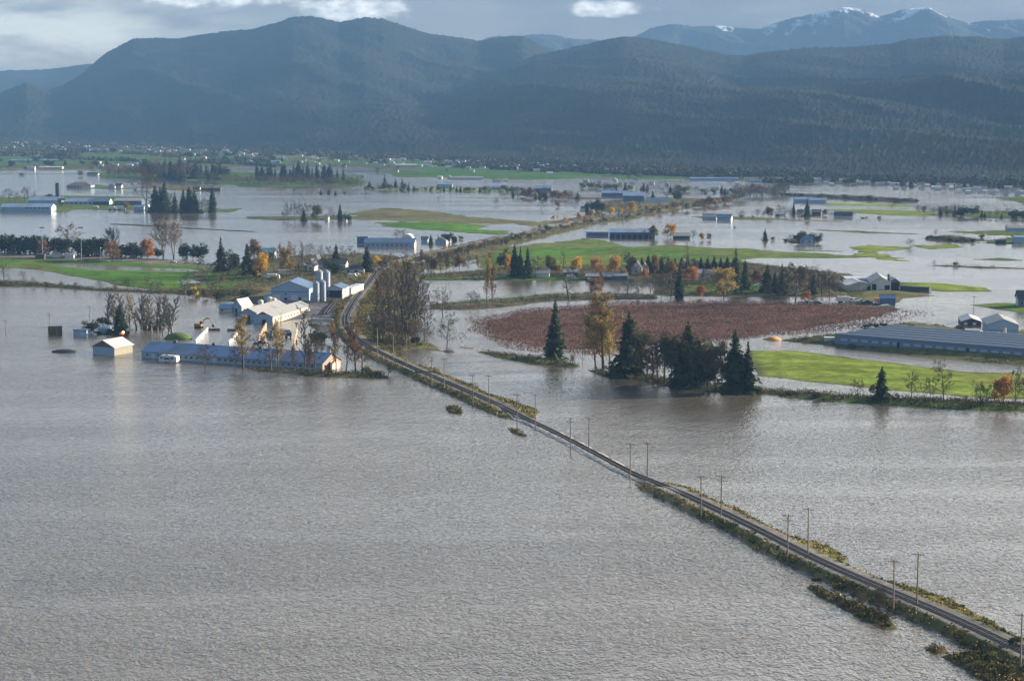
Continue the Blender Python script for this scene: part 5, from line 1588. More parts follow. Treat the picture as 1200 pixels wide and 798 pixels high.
# ------------------------------------------------------------------ buildings
def building(name, label, cat, at, width, angle, depth, eave, rise, ridge='along', walls='pale_wall', roof='grey_roof', over=.4, openings=(), group=None,
             gable=None, zoff=0.0, right_wall=None, chimney=None, simple=False, base=None):
    """at: photo pixel of the front left corner; front runs along local +x, depth along +y. ridge 'along' the front or 'across' it."""
    p = PG(*at) if base is None else Vector(base)
    p.z = max(p.z, -.3) + zoff
    W, D, E, R = width, depth, eave, rise
    v = [(0, 0, -.6), (W, 0, -.6), (W, D, -.6), (0, D, -.6), (0, 0, E), (W, 0, E), (W, D, E), (0, D, E)]
    f = [(0, 1, 5, 4), (2, 3, 7, 6)]
    mi = [0, 0]
    if ridge == 'along':
        v += [(0, D / 2, E + R), (W, D / 2, E + R)]
        f += [(1, 2, 6, 9, 5), (3, 0, 4, 8, 7)]
        mi += [1, 1]
    elif ridge == 'across':
        v += [(W / 2, 0, E + R), (W / 2, D, E + R)]
        f = [(0, 1, 5, 8, 4), (2, 3, 7, 9, 6), (1, 2, 6, 5), (3, 0, 4, 7)]
        mi = [1, 1, 2, 0]
    else:
        f += [(1, 2, 6, 5), (3, 0, 4, 7)]
        mi += [0, 0]
    wm = [M[walls], M[gable or walls], M[right_wall or walls]]  # right_wall mostly gives the sun-facing side a lit tone of its own
    # roof: slabs with thickness and overhang
    rb = MB()
    o, th = over, .16
    if ridge == 'along':
        s = R / (D / 2)
        for y0, y1, z0, z1 in ((-o, D / 2, E - o * s, E + R), (D + o, D / 2, E - o * s, E + R)):
            rb.add([(-o, y0, z0 + .03), (W + o, y0, z0 + .03), (W + o, y1, z1 + .03), (-o, y1, z1 + .03), (-o, y0, z0 + th), (W + o, y0, z0 + th), (W + o, y1, z1 + th), (-o, y1, z1 + th)],
                   [(3, 2, 1, 0), (4, 5, 6, 7), (0, 1, 5, 4), (1, 2, 6, 5), (3, 0, 4, 7)] if y0 < y1 else [(0, 1, 2, 3), (7, 6, 5, 4), (4, 5, 1, 0), (5, 6, 2, 1), (7, 4, 0, 3)])
        rb.box(-o, D / 2 - .22, E + R + th - .04, W + o, D / 2 + .22, E + R + th + .06)
    elif ridge == 'across':
        s = R / (W / 2)
        for x0, x1, z0, z1 in ((-o, W / 2, E - o * s, E + R), (W + o, W / 2, E - o * s, E + R)):
            rb.add([(x0, -o, z0 + .03), (x0, D + o, z0 + .03), (x1, D + o, z1 + .03), (x1, -o, z1 + .03), (x0, -o, z0 + th), (x0, D + o, z0 + th), (x1, D + o, z1 + th), (x1, -o, z1 + th)],
                   [(0, 1, 2, 3), (7, 6, 5, 4), (4, 5, 1, 0), (5, 6, 2, 1), (7, 4, 0, 3)] if x0 < x1 else [(3, 2, 1, 0), (4, 5, 6, 7), (0, 1, 5, 4), (1, 2, 6, 5), (3, 0, 4, 7)])
        rb.box(W / 2 - .22, -o, E + R + th - .04, W / 2 + .22, D + o, E + R + th + .06)
    elif ridge == 'hip':
        k = min(D, W) * .5
        a = [(-o, -o, E), (W + o, -o, E), (W + o, D + o, E), (-o, D + o, E)]
        if W >= D:
            a += [(k, D / 2, E + R), (W - k, D / 2, E + R)]
            fs = [(0, 1, 5, 4), (1, 2, 5), (2, 3, 4, 5), (3, 0, 4), (3, 2, 1, 0)]
        else:
            a += [(W / 2, k, E + R), (W / 2, D - k, E + R)]
            fs = [(0, 1, 4), (1, 2, 5, 4), (2, 3, 5), (3, 0, 4, 5), (3, 2, 1, 0)]
        rb.add(a, fs)
    elif ridge == 'flat':
        rb.box(-o, -o, E + .01, W + o, D + o, E + .22 + R)
    elif ridge in ('arch', 'archalong'):
        n = 10
        L_ = W if ridge == 'arch' else D
        ol = [(L_ / 2 - (L_ / 2 + .1) * math.cos(math.pi * i / n), E + R * math.sin(math.pi * i / n)) for i in range(n + 1)]
        for (xa, za), (xb, zb) in zip(ol, ol[1:]):
            if ridge == 'arch':
                rb.add([(xa, -.1, za), (xb, -.1, zb), (xb, D + .1, zb), (xa, D + .1, za)], [(0, 1, 2, 3)])
            else:
                rb.add([(-.1, xa, za), (-.1, xb, zb), (W + .1, xb, zb), (W + .1, xa, za)], [(3, 2, 1, 0)])
        ends = MB()
        for q, rev in ((-.05, False), ((D if ridge == 'arch' else W) + .05, True)):
            idx = list(range(len(ol)))
            pts = [((x, q, z) if ridge == 'arch' else (q, x, z)) for x, z in ol]
            ends.add(pts, [tuple(idx)])
        v2 = len(v)
        v += ends.v
        f += [tuple(i + v2 for i in q) for q in ends.f]
        mi += [1] * len(ends.f)
    if simple:
        k = len(v)
        allv = v + rb.v
        allf = f + [tuple(i + k for i in q) for q in rb.f]
        ob = mesh_obj(name, allv, allf, wm + [M[roof]], None, mi + [3] * len(rb.f))
        ob.location = p; ob.rotation_euler.z = angle
        return tag(ob, label, cat, group)
    root = empty(name, p, angle)
    tag(root, label, cat, group)
    mesh_obj("walls", v, f, wm, root, mi)
    ro = rb.build("roof", M[roof], root)
    if chimney:
        mb = MB(); mb.box(chimney[0], chimney[1], chimney[2], chimney[0] + .8, chimney[1] + .8, chimney[3])
        mb.build("chimney", M['concrete'], ro)
    for face, u0, u1, z0, z1, kind in openings:
        mb = MB()
        t = .05
        def put(b_, a0, a1, c0, c1, d0, d1):
            if face == 'front': b_.box(a0, -d1, c0, a1, -d0, c1)
            elif face == 'right': b_.box(W + d0, a0, c0, W + d1, a1, c1)
            elif face == 'left': b_.box(-d1, a0, c0, -d0, a1, c1)
        if kind == 'window':
            put(mb, u0, u1, z0, z1, .004, .04)
            w = mb.build("window", M['glass'], root)
            fr = MB()
            e = .09
            put(fr, u0 - e, u1 + e, z1, z1 + e, .003, .08); put(fr, u0 - e, u1 + e, z0 - e, z0, .003, .08)
            put(fr, u0 - e, u0, z0, z1, .003, .07); put(fr, u1, u1 + e, z0, z1, .003, .07)
            fr.build("window_frame", M['white'], w)
        else:
            mt = {'door': 'white', 'hole': 'opening', 'bluedoor': 'blue_and_shaded_wall', 'dark': 'dark_wall', 'band': 'dark_blue_roof', 'redpatch': 'red_wall'}[kind]
            put(mb, u0, u1, z0, z1, .004, .07)
            mb.build({'hole': 'opening', 'band': 'wall_panel', 'redpatch': 'wall_panel'}.get(kind, 'door'), M[mt], root)  # holes are solid dark panels that paint the shade of the interior
    return root


R = math.radians
# --- the long blue-roofed shed and things round it
A, B2 = P(166, 419), P(378, 434)
ang = math.atan2(B2.y - A.y, B2.x - A.x)
L = (B2 - A).length
op = []
for i in range(30):
    u = 2.5 + i * (L - 5) / 30
    if i % 11 == 1:
        op.append(('front', u, u + 1.3, .0, 2.3, 'door'))
    else:
        op.append(('front', u, u + 1.1, 1.1, 2.0, 'window'))
op += [('right', 1.2, 2.4, 1.0, 2.2, 'window'), ('right', 7.2, 8.2, .9, 2.2, 'window'), ('right', 4.6, 5.8, 0, 2.2, 'hole')]
shed = building("livestock_shed", "very long low shed with a blue metal roof standing in the flood", "shed", (166, 419), L, ang, 13, 2.9, 3.3, 'along', 'blue_and_shaded_wall', 'blue_roof', .5, op, gable='salmon', base=(A.x, A.y, -.2))  # bluish front and salmon ends carry shade and sunlight in their colour
# pale porch on the sunlit end, ridge vents, steel feed bin by the end
mb = MB(); mb.prism([(0, -.5), (5.2, -.5), (5.2, 2.2), (2.6, 3.6), (0, 2.2)], -1.0, 0)
po = mb.build("porch", M['sunlit_cream_wall'], shed); po.location = (L + 1.0 + .06, 3.6, 0); po.rotation_euler.z = R(90); 
for u in (.14, .36, .62, .80):
    mb = MB(); mb.box(-.7, -.5, 0, .7, .5, .9); mb.box(-.85, -.65, .9, .85, .65, 1.0)
    v_ = mb.build("roof_vent", M['dark_steel'], shed); v_.location = (L * u, 6.5, 6.25)
def silo(at, dia, h, label, mat='steel', cone=None, group="grain silos by the big blue barn", legs=0.0, dome=False):
    p = PG(*at)
    root = empty("grain_silo", p); tag(root, label, "silo", group)
    r = dia / 2
    mb = MB(); mb.bar((0, 0, legs - (.4 if legs == 0 else 0)), (0, 0, h), r, r, 20, cap=True)
    b_ = mb.build("silo_body", M[mat], root, smooth=False)
    mb = MB()
    z = legs + 1.1
    while z < h - .3:
        mb.bar((0, 0, z), (0, 0, z + .10), r + .05, n=20)
        z += 1.3
    mb.build("hoop", M[mat], b_)
    mb = MB()
    if dome:
        mb.dome((0, 0, h + .003), (r + .08, r + .08), r * .6, 20, 5)
    else:
        mb.bar((0, 0, h + .003), (0, 0, h + (cone or r * .75)), r + .15, .25, 20)
    mb.build("silo_cap", M[mat], root)
    if legs:
        mb = MB(); mb.bar((0, 0, legs * .35), (0, 0, legs - .003), .25, r, 20, cap=False); mb.build("hopper", M[mat], root)
        for i in range(4):
            a = i * 1.571 + .78
            mb = MB(); mb.bar((math.cos(a) * r, math.sin(a) * r, -.4), (math.cos(a) * r, math.sin(a) * r, legs + .5), .10, n=5); mb.build("leg", M['dark_steel'], root)
    mb = MB()
    for s in (-.25, .25):
        mb.bar((r + .18, s, 0), (r + .18, s, h), .04, n=4)
    z = .5
    while z < h:
        mb.bar((r + .18, -.25, z), (r + .18, .25, z), .03, n=4); z += .8
    mb.build("ladder", M['dark_steel'], root)
    return root


silo((385.5, 425), 1.9, 6.6, "small pale feed bin at the sunlit end of the blue-roofed shed", 'steel', group="feed bins", legs=1.6)
# camper
def camper(at, ang_, label):
    p = P(*at); p.z = -.25
    root = empty("camper_trailer", p, ang_); tag(root, label, "camper")
    ol = [(0, .35), (8.2, .35), (8.6, 1.2), (8.4, 2.6), (7.8, 3.1), (1.2, 3.1), (.2, 2.3)]
    mb = MB(); mb.prism(ol, 0, 2.5); mb.build("trailer_body", M['car_white'], root)
    mb = MB(); mb.box(8.62, .15, .5, 8.68, 2.35, 2.9); mb.build("end_panel", M['white'], root)
    for x0, x1, z0, z1 in ((.9, 2.0, 1.7, 2.3), (2.7, 5.3, 1.35, 2.15), (6.1, 7.3, 1.6, 2.4)):
        mb = MB(); mb.box(x0, -.05, z0, x1, -.004, z1); mb.build("window", M['glass'], root)
    mb = MB(); mb.box(5.45, -.06, .5, 6.0, -.004, 2.5); mb.build("door", M['blue_and_shaded_wall'], root)
    for x in (3.6, 4.7):
        mb = MB(); mb.bar((x, -.02, .3), (x, .25, .3), .38, n=14); mb.build("wheel", M['tyre'], root)
    mb = MB(); mb.bar((8.4, 1.25, .45), (10.2, 1.25, .35), .08, n=5); mb.build("drawbar", M['white'], root)
    mb = MB(); mb.box(3.0, .8, 3.1, 4.0, 1.7, 3.4); mb.build("roof_vent", M['dark_steel'], root)


camper((186, 424), ang, "white camper trailer parked in the water against the blue-roofed shed")
# white shed
A, B2 = P(109, 415.4), P(134.5, 417)
building("garage", "small white flooded shed with pale roof and dark gable", "shed", (109, 415.4), 10.6, R(-24), 13, 3.6, 2.7, 'across', 'blue_and_shaded_wall', 'white_roof', .6, [('front', .8, 9.8, .0, 3.3, 'bluedoor')], gable='blue_and_shaded_wall', right_wall='shed_side', base=(A.x, A.y, -.2))  # white shed: shade painted as blue front, sunlight as warm right side
for o in bpy.data.objects:
    if o.parent and o.parent.name == "garage" and o.name.startswith("walls"):
        mb = MB(); mb.prism([(-.4, 3.55), (11.0, 3.55), (5.3, 6.1)], -.10, -.03); g = mb.build("gable_board", M['brown_roof'], o.parent)
        break
building("pump_house", "little blue-grey flat-roofed hut with white window in the water", "hut", (86, 394), 6.2, R(-8), 5, 3.0, .0, 'flat', 'blue_and_shaded_wall', 'dark_blue_roof', .3, [('front', 3.6, 4.9, .8, 1.9, 'door')])
building("car_port", "pale arched shelter half hidden behind the dark spruce", "shelter", (115, 389), 5.5, R(-8), 5, 1.2, 1.6, 'archalong', 'blue_and_shaded_wall', 'blue_and_shaded_wall', .2)
# hay stack
p = P(56.5, 393); p.z = -.2
root = empty("hay_stack", p, R(14)); tag(root, "dark block of stacked old hay bales standing in water", "hay stack")
for k in range(4):
    mb = MB()
    for i in range(5):
        x0 = i * 1.25 + random.uniform(-.08, .08)
        mb.box(x0, random.uniform(-.15, .1), k * 1.02, x0 + 1.2, 2.6 + random.uniform(-.2, .2), k * 1.02 + 1.0)
    mb.build("bale_layer", M['hay'], root)
mb = MB(); mb.box(-.1, 0, 4.10, 6.3, 2.6, 4.16); mb.build("cover_sheet", M['dark_wall'], root)
# mound under black tarp, grassy mound
p = P(76, 412.5)
mb = MB(); mb.dome((0, 0, -.3), (5.8, 3.2), 1.5, 22, 6, jit=.10)
o = mb.build("silage_mound", M['black_tarp'], smooth=True); o.location = p; o.rotation_euler.z = R(-6)
tag(o, "low dark mound rising from the water in front of the white shed", "mound")
p = P(209, 397)
mb = MB(); mb.dome((0, 0, -.4), (6.2, 4.2), 3.2, 26, 7, jit=.06)
M['mound_grass'] = surf("mound_grass", (.075, .115, .03), .95, .35, .8)
o = mb.build("earth_mound", M['mound_grass'], smooth=True); o.location = p
tag(o, "grass-covered earth mound behind the long blue-roofed shed", "mound")
# silage bunkers
def wall_between(a, b2, h, th, mat, label, name="bunker_wall", cat="wall", posts=0):
    pa, pb = P(*a), P(*b2)
    d = pb - pa
    root = empty(name, (pa.x, pa.y, 0), math.atan2(d.y, d.x)); tag(root, label, cat, kind='thing')
    L_ = d.length
    mb = MB(); mb.box(0, -th / 2, -.5, L_, th / 2, h); mb.build("wall_slab", M[mat], root)
    mb = MB(); mb.box(-.05, -th / 2 - .06, h + .003, L_ + .05, th / 2 + .06, h + .16); mb.build("coping", M[mat], root)
    return root


wall_between((229, 402.5), (243.5, 387), 1.3, .5, 'white', "white concrete bunker wall right of the grassy mound")
wall_between((268, 404), (280, 389.5), 1.3, .5, 'white', "second white concrete bunker wall, behind the golden tree")
wall_between((244.5, 387), (258, 387.2), .7, .5, 'dark_wall', "dark beam floating at the head of the white bunker")
wall_between((266.5, 387.5), (277, 387.8), .7, .5, 'dark_wall', "dark beam to the right across the bunker mouth")
wall_between((302.5, 403), (312, 385), 2.6, .4, 'plank', "tall raw plank wall standing in the flooded yard")
wall_between((344, 409), (348.5, 387), 2.6, .4, 'plank', "sunlit plank wall right of the dark trailer in the yard")
# excavator
p = P(233, 384); p.z = -.1
root = empty("excavator", p, R(-12)); tag(root, "yellow-brown excavator with arched boom in the flooded farmyard", "excavator")
mb = MB(); mb.prism([(-1.6, .0), (1.6, .0), (1.9, .35), (1.6, .8), (-1.6, .8), (-1.9, .35)], -1.4, -.8); mb.build("crawler_track", M['tyre'], root)
mb = MB(); mb.prism([(-1.6, .0), (1.6, .0), (1.9, .35), (1.6, .8), (-1.6, .8), (-1.9, .35)], .8, 1.4); mb.build("crawler_track", M['tyre'], root)
mb = MB(); mb.prism([(-1.9, .85), (1.5, .85), (1.6, 1.6), (.2, 2.0), (-1.7, 2.0), (-2.0, 1.6)], -1.3, 1.3); mb.build("machine_body", M['yellow_paint'], root)
mb = MB(); mb.prism([(.3, 2.0), (1.6, 1.6), (1.6, 2.7), (1.3, 3.1), (.4, 3.1)], .2, 1.25); cb = mb.build("cab", M['glass'], root)
mb = MB(); mb.box(.35, .15, 3.1, 1.4, 1.3, 3.2); mb.build("cab_roof", M['yellow_paint'], cb)
mb = MB(); pts = [(1.3, 0, 1.6), (2.4, 0, 3.6), (3.8, 0, 4.5), (5.4, 0, 4.4)]
for a, b2 in zip(pts, pts[1:]): mb.bar(a, b2, .30, .24, 6)
mb.build("boom", M['yellow_paint'], root)
mb = MB(); mb.bar((5.1, 0, 4.6), (7.2, 0, 1.8), .22, .16, 6); mb.bar((3.4, 0, 4.7), (5.0, 0, 4.9), .09, n=5); mb.build("stick", M['yellow_paint'], root)
mb = MB(); mb.prism([(6.6, 1.7), (7.5, 1.9), (7.7, 1.0), (7.2, .4), (6.6, .8)], -.5, .5); mb.build("bucket", M['dark_steel'], root)
# dark trailer, sunk pickup and truck in the yard
def vehicle(at, ang_, label, kind='car', paint='car_white', name=None, group=None, z=None):
    p = PG(*at)
    if z is not None: p.z = z
    spec = {'car': (4.4, 1.8, [(0, .35), (4.4, .35), (4.4, .85), (3.4, .95), (2.8, 1.45), (1.2, 1.45), (.5, .95), (0, .85)], [(1.0, .98, 3.1, 1.38)], (.8, 3.5), .33),
            'van': (5.4, 2.0, [(0, .35), (5.4, .35), (5.4, 1.1), (4.7, 1.3), (4.2, 2.1), (.1, 2.1), (0, 1.9)], [(3.2, 1.35, 4.4, 1.95)], (.9, 4.3), .36),
            'pickup': (5.4, 1.9, [(0, .4), (5.4, .4), (5.4, 1.0), (4.3, 1.1), (3.7, 1.75), (2.2, 1.75), (2.1, 1.05), (0, 1.05)], [(2.35, 1.12, 4.0, 1.65)], (1.0, 4.3), .38),
            'truck': (8.0, 2.4, [(0, .7), (8.0, .7), (8.0, 1.9), (7.6, 2.7), (6.2, 2.7), (6.2, 3.3), (0, 3.3)], [(6.7, 1.8, 7.8, 2.5)], (1.2, 2.3, 6.8), .5)}[kind]
    L_, Wd, ol, wins, axles, wr = spec
    root = empty(name or {'car': 'car', 'van': 'van', 'pickup': 'pickup_truck', 'truck': 'box_truck'}[kind], p, ang_)
    tag(root, label, {'car': 'car', 'van': 'van', 'pickup': 'pickup truck', 'truck': 'truck'}[kind], group)
    mb = MB(); mb.prism(ol, -Wd / 2, Wd / 2); mb.build("car_body", M[paint], root)
    for x0, z0, x1, z1 in wins:
        for s in (-1, 1):
            mb = MB(); mb.box(x0, min(s * Wd / 2 + s * .004, s * Wd / 2 + s * .03), z0, x1, max(s * Wd / 2 + s * .004, s * Wd / 2 + s * .03), z1); mb.build("window", M['glass'], root)
    for x in axles:
        for s in (-1, 1):
            y = s * (Wd / 2 - .08)
            mb = MB(); mb.bar((x, y - .12, wr), (x, y + .12, wr), wr, n=14); mb.build("wheel", M['tyre'], root)
    return root


vehicle((331, 393), R(-62), "dark trailer truck stranded between the two plank walls", 'truck', 'car_dark')
vehicle((296.5, 403), R(15), "dark pickup in water beside the plank wall", 'pickup', 'car_dark')
# concrete walls of the empty pen on the right of the yard
wall_between((364, 376), (390, 376.4), .9, .3, 'concrete', "low concrete kerb wall at the head of the rail-side pen")
for k, (a, b2) in enumerate((((366, 381), (391, 381.5)), ((372, 386), (392, 386.5)))):
    wall_between(a, b2, .35, .3, 'concrete', ["upper low sill across the rail-side pen", "lower low sill across the rail-side pen"][k], "low_wall")
# siding into the open shed
p0, p1 = PG(381.5, 370), PG(393.5, 353)
sid = empty("railway_siding", (0, 0, 0)); tag(sid, "short rail siding running into the open blue shed", "railway track")
d = (p1 - p0).normalized(); nrm = Vector((d.y, -d.x, 0)); L_ = (p1 - p0).length
for s in (-1, 1):
    mb = MB(); c = nrm * s * .78
    q = [p0 + c - nrm * .09, p0 + c + nrm * .09, p1 + c + nrm * .09, p1 + c - nrm * .09]
    zz = max(p0.z, p1.z)
    mb.add([(v_.x, v_.y, zz + .15) for v_ in q] + [(v_.x, v_.y, zz + .42) for v_ in q], [(4, 5, 6, 7), (0, 1, 5, 4), (1, 2, 6, 5), (2, 3, 7, 6), (3, 0, 4, 7)])
    mb.build("rail", M['rail'], sid)
mb = MB()
for i in range(int(L_ / 1.0)):
    c = p0 + d * i
    q = [c - nrm * 1.4 - d * .15, c + nrm * 1.4 - d * .15, c + nrm * 1.4 + d * .15, c - nrm * 1.4 + d * .15]
    mb.add([(v_.x, v_.y, zz - .2) for v_ in q] + [(v_.x, v_.y, zz + .16) for v_ in q], [(4, 5, 6, 7), (0, 1, 5, 4), (1, 2, 6, 5), (2, 3, 7, 6), (3, 0, 4, 7)])
mb.build("sleepers", M['sleeper'], sid)
# big blue barn and neighbours
bb = building("barn", "big blue-grey metal barn with wide gable beside the silos", "barn", (318, 352.5), 20, R(-4), 26, 6.9, 3.7, 'across', 'blue_and_shaded_wall', 'dark_blue_roof', .5,
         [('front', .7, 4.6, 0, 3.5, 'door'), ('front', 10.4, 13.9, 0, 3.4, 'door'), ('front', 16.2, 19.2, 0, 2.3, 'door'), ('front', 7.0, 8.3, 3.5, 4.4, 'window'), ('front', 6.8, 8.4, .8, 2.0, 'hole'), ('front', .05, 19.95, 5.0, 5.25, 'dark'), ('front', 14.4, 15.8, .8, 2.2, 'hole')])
mb = MB(); mb.prism([(-4.2, -.5), (-.06, -.5), (-.06, 4.2), (-4.2, 3.2)], 1, 16); mb.build("lean_to", M['blue_and_shaded_wall'], bb)
silo((370.7, 353), 3.4, 9.4, "front left steel grain silo touching the big blue barn")
silo((378.3, 352.5), 3.4, 9.9, "front right steel grain silo beside the open shed")
silo((374.5, 345.5), 3.9, 12.4, "tall back left steel grain silo with conical cap")
silo((383, 345), 3.9, 11.9, "tall back right steel grain silo, brightly lit")
ob = building("loading_shed", "open-fronted blue shed where the rail siding ends", "shed", (382, 350.5), 9.0, R(-8), 16, 5.6, 1.8, 'across', 'pale_wall', 'dark_blue_roof', .4, [('front', .5, 8.3, .9, 4.6, 'hole'), ('front', 1.2, 2.1, .95, 4.2, 'door'), ('front', 2.6, 8.0, .5, .9, 'redpatch')], gable='blue_and_shaded_wall', right_wall='pale_wall')
p = PG(403.5, 345)
building("store_shed", "long cream-walled store stretching behind the open shed", "shed", (403, 345.6), 4.0, R(-9), 30, 3.2, .3, 'flat', 'sunlit_cream_wall', 'white_roof', .2)
# white barns
tb = building("barn", "long cream barn with pale roof and shade-blue gable in the yard", "barn", (297, 379.6), 9.6, R(-12.5), 56, 3.9, 2.2, 'across', 'blue_and_shaded_wall', 'grey_roof', .45,
         [('front', 4.2, 6.2, 0, 2.4, 'hole'), ('front', 3.6, 6.0, 5.0, 5.6, 'hole')] + [('right', 3 + i * 4.8, 4.2 + i * 4.8, 1.6, 2.6, 'window') for i in range(11)], gable='blue_and_shaded_wall', right_wall='sunlit_cream_wall')  # white barn: blue gable paints its shade, cream side its sunlight
building("barn", "second pale-roofed barn tucked behind the long cream barn", "barn", (280.5, 374.5), 8.8, R(-12.5), 44, 3.6, 2.2, 'across', 'blue_and_shaded_wall', 'grey_roof', .4, [('front', 3, 5.5, 0, 2.5, 'hole')], gable='blue_and_shaded_wall', right_wall='sunlit_cream_wall')  # same painted shade on the gable and sunlight on the right wall
for x, y, lab in ((305.5, 362.5, "left rounded cream tank behind the cream barn"), (316, 359.5, "white tank in the middle behind the cream barn"), (321, 361, "right cream tank behind the cream barn")):
    silo((x, y), 2.8, 4.4, lab, 'tarp', group="tanks behind the cream barn", dome=True)
# little gambrel barn with wing
gb = building("farmhouse", "small white house with steep sunlit roof left of the barns", "house", (272.5, 366), 5.2, R(-22), 11, 3.4, 3.4, 'across', 'blue_and_shaded_wall', 'white_roof', .35, [('front', 1.6, 2.6, .3, 2.3, 'hole'), ('right', 2, 3.2, 1.2, 2.2, 'window'), ('right', 6, 7.2, 1.2, 2.2, 'window')], right_wall='sunlit_cream_wall')  # white walls coloured blue for shade and cream for the sunlit side
building("house_wing", "low pale wing with blue roof left of the small white house", "house", (256.5, 366), 6.6, R(-10), 6, 2.4, 1.7, 'along', 'pale_wall', 'blue_roof', .35, [('front', 1.2, 2.4, .9, 1.9, 'window')])
# orange loader with its lamp lit
p = P(140, 394); p.z = -.2
root = empty("tractor", p, R(20)); tag(root, "orange tractor with a glowing lamp beside the dark spruce", "tractor")
mb = MB(); mb.prism([(0, .7), (2.0, .7), (2.0, 1.7), (0, 1.5)], -.5, .5); mb.build("bonnet", M['orange_paint'], root)
mb = MB(); mb.prism([(2.0, .8), (3.6, .8), (3.6, 2.2), (3.2, 2.8), (2.2, 2.8)], -.7, .7); mb.build("cab", M['glass'], root)
for x, r_ in ((.5, .55), (2.9, .85)):
    for s in (-1, 1):
        mb = MB(); mb.bar((x, s * .95 - .18, r_), (x, s * .95 + .18, r_), r_, n=16); mb.build("wheel", M['tyre'], root)
ml, nt, b = new_mat("lit_lamp")
b.inputs["Emission Color"].default_value = (1, .55, .18, 1); b.inputs["Emission Strength"].default_value = 14; b.inputs["Base Color"].default_value = (1, .6, .3, 1)
mb = MB(); mb.dome((1.6, -.55, 1.9), (.38, .38), .5, 10, 4); mb.bar((1.6, -.55, 1.68), (1.6, -.55, 1.897), .3, n=10); mb.build("lamp", ml, root)
vehicle((120, 391.5), R(8), "silver-blue car half sunk between the dark bushes", 'car', 'blue_and_shaded_wall')
vehicle((126, 387), R(30), "white van behind the dark spruce among the shrubs", 'van', 'car_white')
building("brick_hut", "low dark hut among the poplars behind the grassy mound", "hut", (167, 386.5), 9, R(-6), 5, 2.2, 1.2, 'along', 'dark_wall', 'dark_roof', .3)
# star on a post
p = PG(432, 390)
root = empty("star_sign", p, R(-10)); tag(root, "big white five-pointed star on a post beside the railway", "star sign")
hh = 16.5 * p.y / FPX
mb = MB(); mb.bar((0, 0, -.4), (0, 0, hh - 1.2), .09, n=6); mb.build("post", M['dark_steel'], root)
sv = [((1.35 if i % 2 == 0 else .58) * math.sin(math.pi * i / 5), (1.35 if i % 2 == 0 else .58) * math.cos(math.pi * i / 5) + hh) for i in range(10)]
mb = MB(); mb.prism(sv[::-1], -.1, .1); mb.build("star", M['white'], root)
# houses by the railway
building("house", "white house with steep twin gables left of the silos' treetops", "house", (360, 317.5), 4.5, R(-10), 9, 3.4, 4.0, 'across', 'white', 'dark_roof', .3, [('front', 1.5, 2.8, 1, 2.2, 'window')])
building("house", "white steep-gabled house beside the twin-gabled one", "house", (367, 313.5), 3.8, R(-10), 8, 3.6, 4.2, 'across', 'white', 'dark_roof', .3, [('front', 1.2, 2.4, 1, 2.2, 'window')])
building("house", "long dark-roofed house among conifers near the railway", "house", (374, 314), 17, R(-6), 9, 2.8, 2.6, 'along', 'pale_wall', 'dark_roof', .5, [('front', 2, 4, .9, 2, 'window'), ('front', 8, 10, .9, 2, 'window')])
building("house", "low white bungalow with dark roof beside the railway poles", "house", (404, 320.5), 12, R(-8), 8, 2.6, 2.4, 'hip', 'white', 'dark_roof', .5, [('front', 1.5, 3, .9, 2, 'window'), ('front', 6, 8, .9, 2, 'window')])
building("house", "house with teal roof behind the bright yellow tree", "house", (301, 303), 12, R(-5), 9, 4.4, 2.6, 'along', 'pale_wall', 'teal_roof', .5, [('front', 2, 4, 2, 3.4, 'window')])
building("shed", "small white shed close to the railway north of the houses", "shed", (437, 312), 3.2, R(-8), 4, 4.2, 1.2, 'across', 'white', 'white_roof', .2)
for x, y, k, c, lab in ((408, 324.5, 'van', 'car_white', "white van in front of the low bungalow"), (414, 323, 'car', 'car_white', "white car right of the van at the bungalow"), (424, 320, 'pickup', 'car_white', "white pickup nearest the railway at the bungalow"), (352, 312, 'car', 'car_white', "white car left of the twin-gabled house"),
                      (312, 327.5, 'truck', 'car_white', "white box truck under the bright yellow tree"), (326, 323, 'truck', 'car_white', "white box truck right of the bright yellow tree"), (303, 325, 'car', 'car_white', "white car left of the bright yellow tree"), (349, 301, 'car', 'car_white', "white car behind the tall bare trees")):
    vehicle((x, y), R(random.uniform(-10, 12)), lab, k, c)
# --- lamp posts by the flooded road
def floodlight(at, h, label):
    p = PG(*at)
    root = empty("floodlight_mast", p); tag(root, label, "light mast", "sports light masts")
    mb = MB(); mb.bar((0, 0, -.3), (0, 0, h), .22, .13, 8); mb.build("mast", M['steel'], root)
    mb = MB(); mb.box(-1.5, -.1, h, 1.5, .1, h + .2); mb.build("crossbar", M['steel'], root)
    for x in (-1.3, -.45, .45, 1.3):
        mb = MB(); mb.prism([(x - .35, h + .2), (x + .35, h + .2), (x + .3, h + .9), (x - .3, h + .9)], -.35, .1); mb.build("lamp_head", M['dark_steel'], root)


